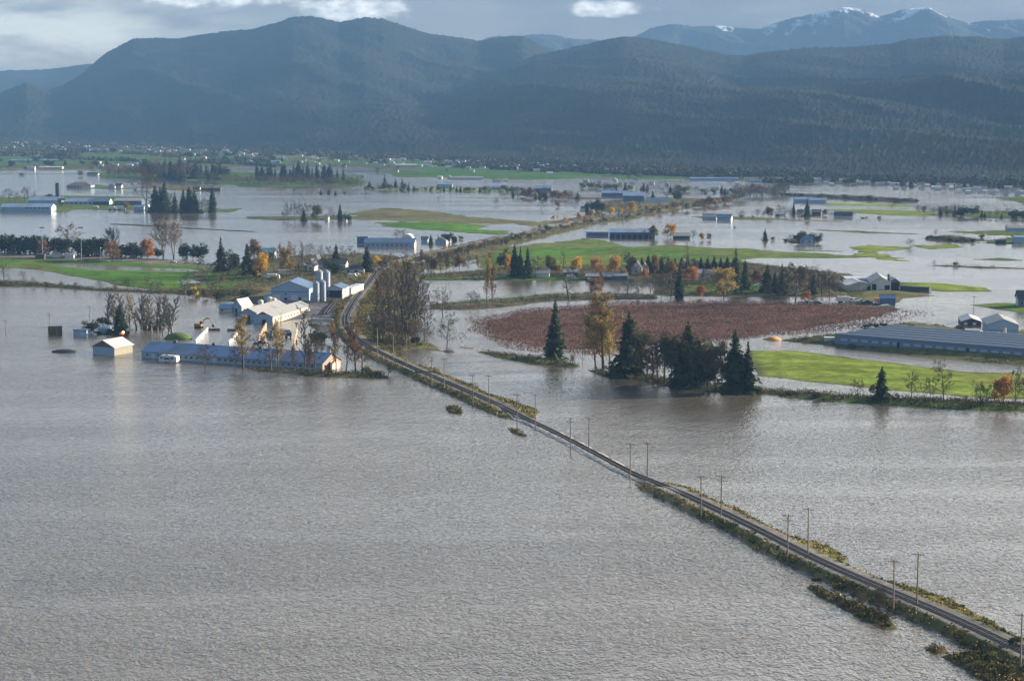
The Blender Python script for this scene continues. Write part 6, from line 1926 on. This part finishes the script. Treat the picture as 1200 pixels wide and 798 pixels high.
floodlight((50, 303), 20.5, "tall sports floodlight mast at left beside the dark hedge")
floodlight((95.5, 305), 21.5, "tall sports floodlight mast right of the bare tree")
for i, (x, y, lab) in enumerate(((20, 297, "left pale lamp post in front of the dark hedge"), (118, 305, "lamp post beside the orange tree"), (221.5, 311, "pale lamp post by the parked cars"))):
    p = PG(x, y)
    root = empty("street_lamp", p); tag(root, lab, "street lamp", "lamp posts at left")
    mb = MB(); mb.bar((0, 0, -.2), (0, 0, 8), .12, .08, 7); mb.build("post", M['steel'], root)
    mb = MB(); mb.bar((0, 0, 8.003), (0, 0, 8.5), .4, .25, 8); mb.build("lamp_head", M['white'], root)
for i, (x, y, c) in enumerate(((226, 309.5, 'car_white'), (231, 310, 'car_dark'), (236, 310.6, 'car_white'), (241, 311, 'car_white'), (246, 311.6, 'car_dark'), (215, 309, 'car_white'), (199, 308, 'car_white'))):
    vehicle((x, y), R(random.uniform(-8, 8)), f"{'white' if c == 'car_white' else 'dark'} car in the flooded car park behind the lawn, {ORD[i]} from its end", 'car', c, group="cars in the flooded car park")
building("pavilion", "small pale pavilion between the bare tree and the hedge", "pavilion", (76, 303), 6, R(0), 5, 2.6, 1.2, 'along', 'pale_wall', 'grey_roof', .4)
building("pavilion", "small white shelter beside the flooded road at left", "shelter", (61, 301.5), 5, R(0), 4, 2.2, .9, 'along', 'white', 'grey_roof', .3)
building("hut", "dark hut by the foot of the left floodlight mast", "hut", (41.5, 304), 6, R(0), 4, 2.2, 1.0, 'flat', 'dark_wall', 'dark_roof', .2)
# --- silo farm far left
building("barn", "long pale blue barn front at the left edge water line", "barn", (1, 247.6), 51, R(-3), 18, 4.6, 3.2, 'along', 'blue_and_shaded_wall', 'blue_roof', .5, [('front', 25 + i * 4.2, 27.6 + i * 4.2, 3.0, 3.9, 'hole') for i in range(6)], gable='white')
building("barn", "blue-roofed barn just left of the dark silo", "barn", (33, 238.5), 36, R(-2), 18, 3.2, 3.6, 'along', 'blue_and_shaded_wall', 'blue_roof', .5)
building("barn", "long blue-roofed barn right of the dark silo", "barn", (75, 239.8), 32, R(-3), 18, 3.0, 3.4, 'along', 'blue_and_shaded_wall', 'blue_roof', .5, [('front', 2 + i * 5, 4.5 + i * 5, .8, 2.2, 'window') for i in range(6)])
building("barn", "dark-roofed shed between the blue barn and the long low barn", "barn", (109, 240), 17, R(-2), 16, 3.4, 3.2, 'along', 'dark_wall', 'dark_blue_roof', .5, gable='white')
building("barn", "long low dark-fronted barn left of the conifer clump", "barn", (134, 240.6), 29, R(-2), 16, 4.6, 2.6, 'along', 'dark_blue_roof', 'grey_roof', .5)
building("shed", "blue shed near the pale tree at the silo farm", "shed", (157, 246), 10, R(0), 6, 3.6, 1.8, 'along', 'blue_and_shaded_wall', 'blue_roof', .4)
building("house", "bright white house at the foot of the conifer clump", "house", (171, 247), 3.4, R(-6), 7, 4.0, 1.8, 'across', 'white', 'white_roof', .3)
building("barn", "low grey shed at the left edge behind the front barn", "barn", (-14, 247), 14, R(0), 12, 2.4, 2.4, 'along', 'blue_and_shaded_wall', 'grey_roof', .4)
silo((68, 232), 5.6, 15.8, "tall dark tower silo at the blue farm on the left", 'dark_steel', group="farm tower silos", dome=True)
for x, y, c, k in ((109.5, 244, 'car_white', 'van'), (138, 245, 'car_white', 'truck'), (127, 245, 'car_white', 'truck')):
    vehicle((x, y), R(0), f"white {k} on the grass strip of the blue farm near {'the silo side' if x < 115 else 'the long low barn' if x > 130 else 'its middle'}", k, c)
building("house", "wide hip-roofed building alone in the flood behind the blue farm", "house", (78, 220.8), 32, R(-4), 18, 4.0, 4.2, 'hip', 'blue_and_shaded_wall', 'brown_roof', .8, [('front', 2 + i * 4, 4 + i * 4, .8, 2.6, 'window') for i in range(4)] + [('front', 19.6, 31.8, .1, 3.6, 'door')], gable='white')
building("house", "blue house with white gables right of the hip-roofed building", "house", (126.5, 220.8), 9, R(-4), 9, 3.4, 3.0, 'across', 'blue_and_shaded_wall', 'dark_roof', .5, right_wall='white')
building("house", "brown-roofed house in shallow water at the left island", "house", (135, 220.6), 8, R(-8), 8, 3.2, 2.8, 'along', 'blue_and_shaded_wall', 'brown_roof', .5, gable='sunlit_cream_wall')
building("house", "white farmhouse at the left tip of the wooded island", "house", (102, 206), 17, R(-4), 9, 2.6, 2.4, 'along', 'pale_wall', 'dark_roof', .4)
building("barn", "bright white long shed on the far left shore", "barn", (45.5, 199), 40, R(-2), 12, 4.2, 1.4, 'along', 'sunlit_cream_wall', 'white_roof', .3, right_wall='sunlit_cream_wall')
building("house", "white buildings left of the bright long shed", "house", (31, 198), 14, R(-2), 9, 4.6, 2.2, 'along', 'white', 'grey_roof', .4)
building("barn", "dark barn with pale front beside the island clearing", "barn", (236, 223.4), 24, R(-1), 8, 2.4, 1.0, 'flat', 'dark_wall', 'brown_roof', .3)
building("house", "dark hut beside the barn at the island clearing", "house", (226, 222.5), 9, R(-1), 6, 2.6, 1.6, 'along', 'dark_wall', 'dark_roof', .3, gable='white')
# --- mid water
building("barn", "very long barn with dark blue roof flooded to its walls", "barn", (427, 289.6), 37, R(-3), 15, 3.6, 2.8, 'along', 'blue_and_shaded_wall', 'dark_blue_roof', .5, [('front', 2 + i * 3.5, 4 + i * 3.5, 1.2, 2.2, 'window') for i in range(9)], gable='tarp')
building("barn", "dark lean-to at the left end of the long flooded barn", "barn", (418.5, 285.6), 8, R(-3), 13, 5.2, .2, 'flat', 'dark_blue_roof', 'dark_blue_roof', .3)
building("greenhouse", "white arched shelter behind the long flooded barn", "shelter", (470, 284), 9, R(-3), 14, 1.6, 4.8, 'arch', 'white', 'white', .1)
building("house", "blue house with white gable right of the long flooded barn", "house", (493.5, 284), 5, R(-3), 7, 2.5, 1.8, 'along', 'blue_and_shaded_wall', 'dark_roof', .3)
building("house", "white farm shed between conifers in mid water", "house", (510, 285.5), 8.5, R(-10), 8, 2.8, 2.2, 'across', 'blue_and_shaded_wall', 'grey_roof', .4, right_wall='white')
building("house", "small dark-roofed house behind the white farm shed", "house", (517, 282), 7, R(-6), 7, 2.6, 2.2, 'along', 'pale_wall', 'dark_roof', .4)
for x, y, lab in ((380.5, 258, "white hut beside the round olive tree in the water"), (402, 258.4, "white-gabled cottage beside the slim conifer in the water")):
    building("house", lab, "house", (x, y), 3.2, R(-8), 6, 3.2, 2.0, 'across', 'white', 'dark_roof', .3)
# --- blue sheds by the road
building("barn", "long dark blue barn in water beside the railway road", "barn", (714, 279), 36, R(-4), 14, 4.8, 2.2, 'along', 'dark_blue_roof', 'blue_roof', .4, [('front', 1 + i * 4.4, 4 + i * 4.4, .2, 3.0, 'hole') for i in range(8)], gable='white')
building("barn", "low blue shed left of the long dark blue barn", "barn", (687, 276.5), 18, R(-5), 8, 2.4, 1.0, 'flat', 'dark_blue_roof', 'blue_roof', .3)
building("shed", "low grey shed right of the orange round tree", "shed", (789, 280), 13, R(-2), 8, 2.6, 2.0, 'along', 'dark_wall', 'grey_roof', .3)
building("barn", "blue barn with white end beside the road bend", "barn", (705, 230.6), 33, R(-4), 14, 4.6, 2.6, 'along', 'dark_blue_roof', 'blue_roof', .4, gable='white')
building("barn", "wide blue barn at the road bend with bright right end", "barn", (730, 236), 24, R(-4), 20, 6.0, 3.6, 'along', 'dark_blue_roof', 'blue_roof', .4, gable='white')
building("barn", "grey shed right of the wide blue barn by the bend", "barn", (757, 237.6), 26, R(-4), 12, 3.0, 2.0, 'along', 'pale_wall', 'dark_blue_roof', .4, gable='white')
building("barn", "blue barn among brown trees left of the road bend", "barn", (626, 224.5), 22, R(-3), 12, 4.2, 2.6, 'along', 'dark_blue_roof', 'blue_roof', .4, gable='white')
building("house", "white shed at the left end of the road-bend wood", "shed", (680, 246.6), 6, R(-8), 6, 2.4, 1.6, 'along', 'pale_wall', 'dark_roof', .3, gable='white')
building("barn", "blue barn on the mid-water shelter belt", "barn", (512, 220.6), 20, R(-2), 10, 5.2, 1.0, 'along', 'blue_and_shaded_wall', 'blue_roof', .3)
building("barn", "low blue house at the right end of the shelter belt", "barn", (576, 222), 13, R(-2), 9, 3, 2, 'along', 'blue_and_shaded_wall', 'blue_roof', .3)
# --- right-hand flood
building("house", "dark blue house ringed by evergreens in the right flood", "house", (938, 285.4), 9.5, R(-3), 8, 3.4, 2.2, 'along', 'blue_and_shaded_wall', 'dark_blue_roof', .4, [('front', 1, 2.6, 1, 2.2, 'window'), ('front', 6, 7.6, 1, 2.2, 'window')])
building("barn", "left white-ended barn of the low flooded pair", "barn", (823, 257), 13, R(-14), 10, 2.4, 2.6, 'along', 'blue_and_shaded_wall', 'grey_roof', .4, gable='white')
building("barn", "right white-ended barn of the low flooded pair", "barn", (840, 258), 13, R(-14), 12, 2.6, 2.8, 'along', 'blue_and_shaded_wall', 'dark_blue_roof', .4, gable='white')
building("barn", "dark arched barn with bright end in the right flood", "barn", (977.5, 254.6), 17, R(-6), 9, 1.2, 4.4, 'archalong', 'white', 'dark_steel', .1)
building("barn", "red-walled barn beside the tall conifer on the right", "barn", (951, 252.4), 9, R(-12), 9, 3.4, 2.2, 'along', 'dark_wall', 'brown_roof', .4, gable='red_wall')
building("house", "white house left of the tall conifer on the right", "house", (934, 252.4), 6, R(-8), 7, 3.2, 2.2, 'along', 'white', 'brown_roof', .4)
building("shed", "low white shed left of the low right-hand farm", "shed", (909, 252.8), 9, R(-2), 6, 1.8, 1.2, 'along', 'white', 'grey_roof', .3)
building("barn", "left pale blue barn behind the hedge line on the right", "barn", (931, 237.4), 20, R(-2), 12, 3.6, 2.4, 'along', 'blue_and_shaded_wall', 'blue_roof', .4)
building("barn", "right pale blue barn behind the hedge line on the right", "barn", (948, 238), 19, R(-2), 12, 3.4, 2.2, 'along', 'blue_and_shaded_wall', 'blue_roof', .4)
building("barn", "pale blue shed at the right edge among green strips", "barn", (1189, 285.2), 14, R(-2), 10, 4.6, 1.0, 'along', 'blue_and_shaded_wall', 'blue_roof', .4)
building("barn", "dark low hut left of the pale blue shed at the edge", "shed", (1168, 285), 7, R(-2), 6, 2, .4, 'flat', 'dark_wall', 'dark_roof', .3)
building("barn", "long blue-grey barn at the right edge higher up", "barn", (1181, 271.6), 26, R(-2), 10, 3.0, 2.0, 'along', 'blue_and_shaded_wall', 'grey_roof', .4)
# --- white farmhouse beyond the pond
building("house", "white farmhouse with steep gables beyond the pond", "house", (740, 321.5), 6.2, R(-8), 9, 3.8, 4.0, 'across', 'white', 'dark_roof', .4, [('front', 2, 3.4, 1, 2.4, 'window')])
building("house", "white gabled cottage right of the steep-gabled farmhouse", "house", (750, 320.5), 5, R(-8), 8, 3.0, 3.4, 'across', 'white', 'brown_roof', .4)
building("barn", "long dark shed between the orange trees by the pond", "shed", (686, 326.5), 15, R(-5), 7, 2.4, 1.6, 'along', 'dark_wall', 'grey_roof', .3, [('front', 1, 3, .6, 1.8, 'door')])
building("barn", "dark low shed right of the orange trees by the pond", "shed", (704, 327), 16, R(-5), 8, 2.6, 1.6, 'along', 'dark_blue_roof', 'grey_roof', .3)
building("house", "grey house between bare trees on the green strip", "house", (628, 324.5), 8, R(-4), 7, 2.4, 2.2, 'along', 'pale_wall', 'grey_roof', .3)
building("house", "low grey house behind the yellow round tree", "house", (660, 324), 9, R(-4), 7, 2.4, 1.8, 'along', 'dark_wall', 'grey_roof', .3)
building("house", "pale house before the dark evergreen row", "house", (817, 326), 14, R(-4), 8, 3.0, 2.0, 'along', 'pale_wall', 'grey_roof', .4, [('front', 2, 4, .8, 2, 'window'), ('front', 8, 10, .8, 2, 'window')])
building("house", "white house between the evergreens and the dark bare tree", "house", (796, 318), 5, R(-8), 8, 4.6, 2.4, 'across', 'white', 'dark_roof', .4)
vehicle((884, 336), R(12), "white car on the gravel right of the ragged conifers", 'car', 'car_white')
vehicle((894, 338), R(12), "dark car on the gravel beside the white car", 'car', 'car_dark')
vehicle((664, 325), R(5), "white van by the low grey house across the pond", 'van', 'car_white')
# --- farm on the right
building("barn", "low cream-walled shed with pale roof at the right farm", "barn", (993, 341), 15, R(2), 26, 3.0, 2.0, 'across', 'sunlit_cream_wall', 'white_roof', .3, [('front', 11, 14, .2, 2.6, 'hole')])
building("barn", "broad grey-roofed barn with white patched gable at the right farm", "barn", (1020.5, 340), 11, R(-6), 34, 4.2, 3.2, 'across', 'white', 'grey_roof', .4, [('front', .6, 3, .2, 3.4, 'hole'), ('front', 7.6, 10.4, .2, 2.8, 'hole')])
building("barn", "pale flat roof behind the cream shed at the right farm", "barn", (991, 336), 24, R(-3), 20, 4.4, .6, 'along', 'pale_wall', 'white_roof', .3)
building("barn", "open dark shed right of the brown tower silo", "barn", (1042.5, 340.5), 5.6, R(-3), 14, 4.8, 2.0, 'across', 'dark_blue_roof', 'grey_roof', .3, [('front', .5, 5.1, .1, 4.4, 'hole')])
silo((1041, 340), 1.3, 8.6, "slim dark tower silo in front of the right farm", 'dark_steel', group="farm tower silos")
silo((986.5, 336), 1.5, 5.4, "small dark bin left of the cream shed", 'dark_steel', group="farm tower silos")
building("shed", "dark blue shed with white end by the berry field", "shed", (1031, 356.5), 8.0, R(-8), 7, 3.2, 1.6, 'along', 'dark_blue_roof', 'dark_blue_roof', .3, gable='white')
wall_between((1056, 340), (1090, 342), 2.4, 2.5, 'dark_wall', "long dark feed stack on the looped bank at the right farm", "feed_stack", "feed stack")
vehicle((981, 354.5), R(2), "large white truck left in the row of vehicles by the berry field", 'truck', 'car_white')
vehicle((994, 354), R(4), "smaller white van beside the large white truck by the berry field", 'van', 'car_white')
vehicle((1002, 354.6), R(0), "white pickup in the row by the berry field", 'pickup', 'car_white')
vehicle((1009, 354.8), R(5), "dark pickup in the row by the berry field", 'pickup', 'car_dark')
vehicle((1023, 356), R(8), "white car next to the dark blue shed", 'car', 'car_white')
vehicle((1024.5, 354), R(0), "orange-red van next to the dark blue shed", 'van', 'orange_paint')
for i, x in enumerate((934, 940.5, 946.5, 953)):
    vehicle((x, 355.4), R(random.uniform(-6, 6)), f"{'white' if i % 2 == 0 else 'dark'} car at the edge of the berry field, {ORD[i]} from the grove", 'car', 'car_white' if i % 2 == 0 else 'car_dark', group="cars at the berry field edge")
p = PG(1038, 360)
mb = MB(); mb.prism([(-3, 0), (3, 0), (3.4, .9), (1.5, 1.5), (-2, 1.3), (-3.4, .8)], -1.3, 1.3)
o = mb.build("covered_boat", M['tarp']); o.location = p; o.rotation_euler.z = R(6)
tag(o, "cream tarpaulin-covered boat at the corner of the berry field", "boat")
# sawdust heap
p = PG(906, 398)
mb = MB(); mb.dome((0, 0, -.2), (3.6, 3.0), 1.9, 18, 5, jit=.12); mb.dome((-2.4, 1, -.2), (2.2, 2.0), 1.2, 14, 4, jit=.12)
o = mb.build("sawdust_heap", M['sawdust'], smooth=True); o.location = p
tag(o, "bright orange heap of sawdust at the corner of the berry field", "heap")
# greenhouse with parallel bays
A, B2 = P(978, 404.5), P(1215, 424)
ang_g = math.atan2(B2.y - A.y, B2.x - A.x)
root = empty("greenhouse", (A.x, A.y, 1.5), ang_g); tag(root, "huge blue multi-bay greenhouse on the raised bank at right", "greenhouse")
GL, NB, BW, EV = 112.0, 6, 8.6, 2.1
mb = MB(); mb.box(0, 0, -1.2, GL, NB * BW, EV); mb.build("walls", M['polywall'], root)
for i in range(NB):
    mb = MB(); n = 8
    ol = [(BW * (.5 - .49 * math.cos(math.pi * j / n)), EV + .02 + 1.5 * math.sin(math.pi * j / n)) for j in range(n + 1)]
    for (ya, za), (yb, zb) in zip(ol, ol[1:]):
        mb.add([(0, i * BW + ya, za), (GL, i * BW + ya, za), (GL, i * BW + yb, zb), (0, i * BW + yb, zb)], [(0, 1, 2, 3)])
    mb.add([(0, i * BW + y_, z_) for y_, z_ in ol], [tuple(range(n, -1, -1))]); mb.add([(GL, i * BW + y_, z_) for y_, z_ in ol], [tuple(range(n + 1))])
    mb.build("roof_bay", M['polytunnel'], root)
    mb = MB(); mb.box(0, i * BW - .15, EV + .05, GL, i * BW + .15, EV + .28); mb.build("gutter", M['steel'], root)
for k in range(22):
    mb = MB(); u = 3 + k * 5; mb.box(u, -.07, .7, u + 3.2, -.01, 1.7); mb.build("side_vent", M['blue_and_shaded_wall'], root)
for u in (30, 62):
    mb = MB(); mb.box(u, -.12, -1.0, u + 1.2, -.02, 1.8); mb.build("door", M['opening'], root)
building("boiler_house", "small white block at the left corner of the greenhouse", "hut", (966, 398), 6, R(-8), 4, 1.2, .2, 'flat', 'white', 'white_roof', .2)
building("barn", "grey-blue barn with sunlit side behind the greenhouse", "barn", (1157, 392), 13.4, R(-8), 26, 4.4, 2.5, 'across', 'blue_and_shaded_wall', 'grey_roof', .5, right_wall='sunlit_cream_wall', openings=[('front', .0, 13.4, 1.9, 2.05, 'dark'), ('right', 4, 6, .5, 2.4, 'window')])
building("barn", "open-sided shed with pale roof left of the sunlit barn", "shed", (1127, 382), 9, R(-8), 22, 2.4, 1.5, 'across', 'dark_wall', 'white_roof', .4, [('front', 1, 2.6, .8, 2, 'door'), ('front', 5, 6.6, .8, 2, 'door')])
building("house", "dark blue house at the right edge above the green bank", "house", (1193, 359), 12, R(-6), 9, 4.4, 3.4, 'along', 'dark_blue_roof', 'dark_roof', .6, [('front', 1.2, 2.6, 1.2, 2.6, 'window')], gable='white')
vehicle((1131, 394.6), R(-6), "long white covered truck beside the greenhouse", 'truck', 'car_white')
vehicle((1161, 395), R(-4), "white van parked before the sunlit barn", 'van', 'car_white')
vehicle((1168, 395.4), R(-4), "dark car before the sunlit barn", 'car', 'car_dark')
silo((1177.5, 395), 1.2, 3.6, "small white tank before the sunlit barn", 'tarp', group="farm tanks", dome=True)

# --- many small farms on the far plain
FAR = [(14, 169, 18), (47, 163.6, 26), (52, 165, 12), (88, 166, 20), (78, 168.5, 10), (98, 173, 10), (118, 172, 10), (105, 176.5, 30), (125, 176.2, 10), (139, 177, 8), (160, 173.5, 30), (182, 180, 28), (10, 182.6, 16), (40, 184.5, 16), (12, 189.5, 62), (46, 189, 28),
       (83, 186, 8), (112, 192, 16), (115, 195.6, 16), (128, 194.5, 30), (146, 195, 26), (157, 193.5, 10), (2, 174, 14), (215, 176.5, 22), (203, 180.5, 10), (208, 187.5, 24), (222, 182, 18), (233, 186, 24), (256, 180, 34), (262, 173.6, 10), (277, 181, 26), (283, 178, 22),
       (295, 182.2, 22), (318, 181.4, 14), (288, 191, 20), (303, 188, 24), (317, 191.4, 34), (340, 181.6, 14), (375, 181, 6), (344, 191, 30), (362, 193, 36), (375, 195, 30), (395, 194.8, 30), (401, 201.5, 95), (457, 202.5, 28), (418, 207.2, 30), (440, 194, 30), (451, 190.6, 28),
       (463, 195, 40), (480, 185.5, 16), (486, 189, 14), (497, 192, 24), (505, 186, 12), (533, 192, 14), (546, 191, 20), (551, 202, 8), (513, 209.4, 14), (524, 209.8, 8), (528, 210.5, 40), (577, 213, 30), (590, 212.6, 16), (596, 195, 14), (640, 195.4, 8), (641, 205.4, 20), (672, 196.5, 8),
       (723, 199.4, 22), (750, 201, 50), (726, 204.4, 10), (683, 213, 20), (700, 214.6, 14), (718, 213, 12), (738, 215.8, 18), (760, 216.4, 20), (779, 217.6, 12), (818, 203, 8), (830, 208.6, 16), (857, 208, 14), (872, 211, 60), (880, 213.4, 34), (889, 206, 4), (917, 207.8, 26), (808, 211.6, 60),
       (862, 216.6, 10), (905, 219, 12), (833, 222, 30), (955, 217, 20), (972, 218, 10), (1013, 215.4, 12), (1015, 214.6, 14), (1048, 222, 14), (1057, 222.6, 14), (1069, 219.4, 10), (1078, 222, 16), (1096, 223, 22), (1112, 222.6, 18), (1132, 227, 8), (1137, 225.4, 10), (1146, 226, 16), (1161, 228, 12), (1176, 228.8, 16), (1190, 229, 14), (1098, 218, 10), (1186, 224, 12), (1205, 229, 16)]
rf = random.Random(8)
for i, (x, y, wpx) in enumerate(FAR):
    w = max(6, wpx * .34 * P(x, y).y / FPX) if wpx < 40 else wpx * P(x, y).y / FPX * .95
    big = w > 22
    wl_, rf_ = rf.choice([('pale_wall', 'white_roof'), ('white', 'grey_roof'), ('blue_and_shaded_wall', 'blue_roof'), ('pale_wall', 'grey_roof'), ('white', 'brown_roof'), ('pale_wall', 'white_roof')])
    building("farm_building", ("long pale farm shed" if big else "small pale farm building") + " on the far plain below the mountain", "farm building", (x, y), w, R(rf.uniform(-7, 3)), 11 if big else 8, rf.uniform(2.4, 3.4), rf.uniform(1.2, 2.2), 'along' if big or rf.random() < .6 else 'across', wl_, rf_, .3,
             group="long farm sheds on the far plain" if big else "small farm buildings on the far plain", simple=True, right_wall='white')
# village lines at the mountain foot
for i in range(160):
    x = rf.uniform(-20, 640) if i < 120 else rf.uniform(930, 1210)
    y = (np.interp(x, [20, 330, 620], [168, 182, 196]) + rf.uniform(-3, 6)) if i < 120 else np.interp(x, [930, 1210], [213, 226]) + rf.uniform(-3, 2)
    wl_, rf_ = rf.choice([('pale_wall', 'white_roof'), ('white', 'grey_roof'), ('pale_wall', 'grey_roof'), ('white', 'dark_roof'), ('sunlit_cream_wall', 'brown_roof')])
    building("farm_building", "small pale farm building on the far plain below the mountain", "farm building", (x, y), rf.uniform(7, 14), R(rf.uniform(-10, 6)), rf.uniform(6, 9), rf.uniform(2.4, 3.2), rf.uniform(1.2, 2), 'along', wl_, rf_, .3, group="small farm buildings on the far plain", simple=True)
# ------------------------------------------------------------------ past 300 bare trees in view: the smallest ones become one mass
def mass_smallest(prefix, keep, name, label):
    L_ = [t[0] for t in TREES if t[0].name.split('.')[0] == prefix]
    L_.sort(key=lambda o: -(o.scale.z / max(o.location.y, 1)))
    small = [o for o in L_[keep:] if o.type == 'MESH']
    if not small:
        return
    V, F, I, base = [], [], [], 0
    mats = []
    for o in small:
        me = o.data
        n = len(me.vertices)
        co = np.empty(n * 3, np.float32); me.vertices.foreach_get("co", co)
        mw = np.array(o.matrix_basis)
        V.append(co.reshape(-1, 3) @ mw[:3, :3].T + mw[:3, 3])
        q = np.empty(len(me.loops), np.int32); me.loops.foreach_get("vertex_index", q)
        F.append(q.reshape(-1, 4) + base)
        mi = np.empty(len(me.polygons), np.int32); me.polygons.foreach_get("material_index", mi)
        loc = []
        for mt in me.materials:
            if mt not in mats:
                mats.append(mt)
            loc.append(mats.index(mt))
        I.append(np.array(loc)[mi])
        base += n
    V, F, I = np.concatenate(V), np.concatenate(F), np.concatenate(I)
    me = bpy.data.meshes.new(name)
    me.vertices.add(len(V)); me.vertices.foreach_set("co", V.astype(np.float32).ravel())
    me.loops.add(F.size); me.loops.foreach_set("vertex_index", F.ravel().astype(np.int32))
    me.polygons.add(len(F)); me.polygons.foreach_set("loop_start", np.arange(0, F.size, 4, dtype=np.int32))
    me.polygons.foreach_set("material_index", I.astype(np.int32))
    me.update(calc_edges=True)
    for mt in mats:
        me.materials.append(mt)
    ob = link(bpy.data.objects.new(name, me))
    tag(ob, label, "woodland", kind="stuff")
    for o in small:
        bpy.data.objects.remove(o)
    gone = set(id(x) for x in small)
    TREES[:] = [t for t in TREES if id(t[0]) not in gone]


# countless trees and hedges of the far plain below the mountain
def far_mass():
    pts, cols = [], []
    rr = np.random.default_rng(91)
    def put(x, y, h):
        p = P(x, y)
        pts.append((p.x, p.y, 1.0, h)); cols.append([(.040, .052, .032), (.085, .072, .055), (.060, .064, .038), (.105, .085, .064)][rr.choice(4, p=[.42, .25, .18, .15])])
    foot = lambda x: np.interp(x, [-300, 0, 200, 400, 600, 750, 900, 1000, 1200, 1500], [163, 166, 172.5, 182.5, 190.5, 197.5, 206.5, 211.5, 218.5, 228])
    for i in range(2600):                       # skirt of trees along the mountain foot
        x = rr.uniform(-250, 1450); put(x, foot(x) + rr.normal() * 1.2 + 1.2, rr.uniform(5, 13))
    for k in range(46):                         # hedgerows
        x0 = rr.uniform(-150, 900); y0 = foot(x0) + rr.uniform(2, 20) * (1 if x0 < 450 else .55)
        ln = rr.uniform(20, 120); n = int(ln * .9)
        for i in range(n):
            if rr.random() < .7:
                put(x0 + ln * i / n, y0 + (ln * i / n) * .035 + rr.normal() * .15, rr.uniform(4, 11))
    for k in range(40):                         # yard clumps
        x0 = rr.uniform(-150, 860) if k < 30 else rr.uniform(900, 1300); y0 = foot(x0) + rr.uniform(2, 16) * (1 if x0 < 450 else .5)
        for i in range(12):
            put(x0 + rr.normal() * 7, y0 + rr.normal() * .5, rr.uniform(6, 15))
    a = np.array(pts); col = np.array(cols)
    z = land_at(a[:, 0], a[:, 1]); k = z > .1
    a, col, z = a[k], col[k], z[k]
    V, C = leaf_cloud(np.column_stack([a[:, 0], a[:, 1], z - .3]), a[:, 3] * .42, a[:, 3], 22, 1.5, col, rr)
    ob = quads_obj("far_trees", V, C, M['scrub'])
    tag(ob, "dark belts of trees and hedgerows far off below the mountain", "woodland", kind="stuff")


far_mass()
mass_smallest("bare_tree", 285, "far_woodland", "brown mass of leafless far trees on the distant islands and hedges")
finish_tree_labels()
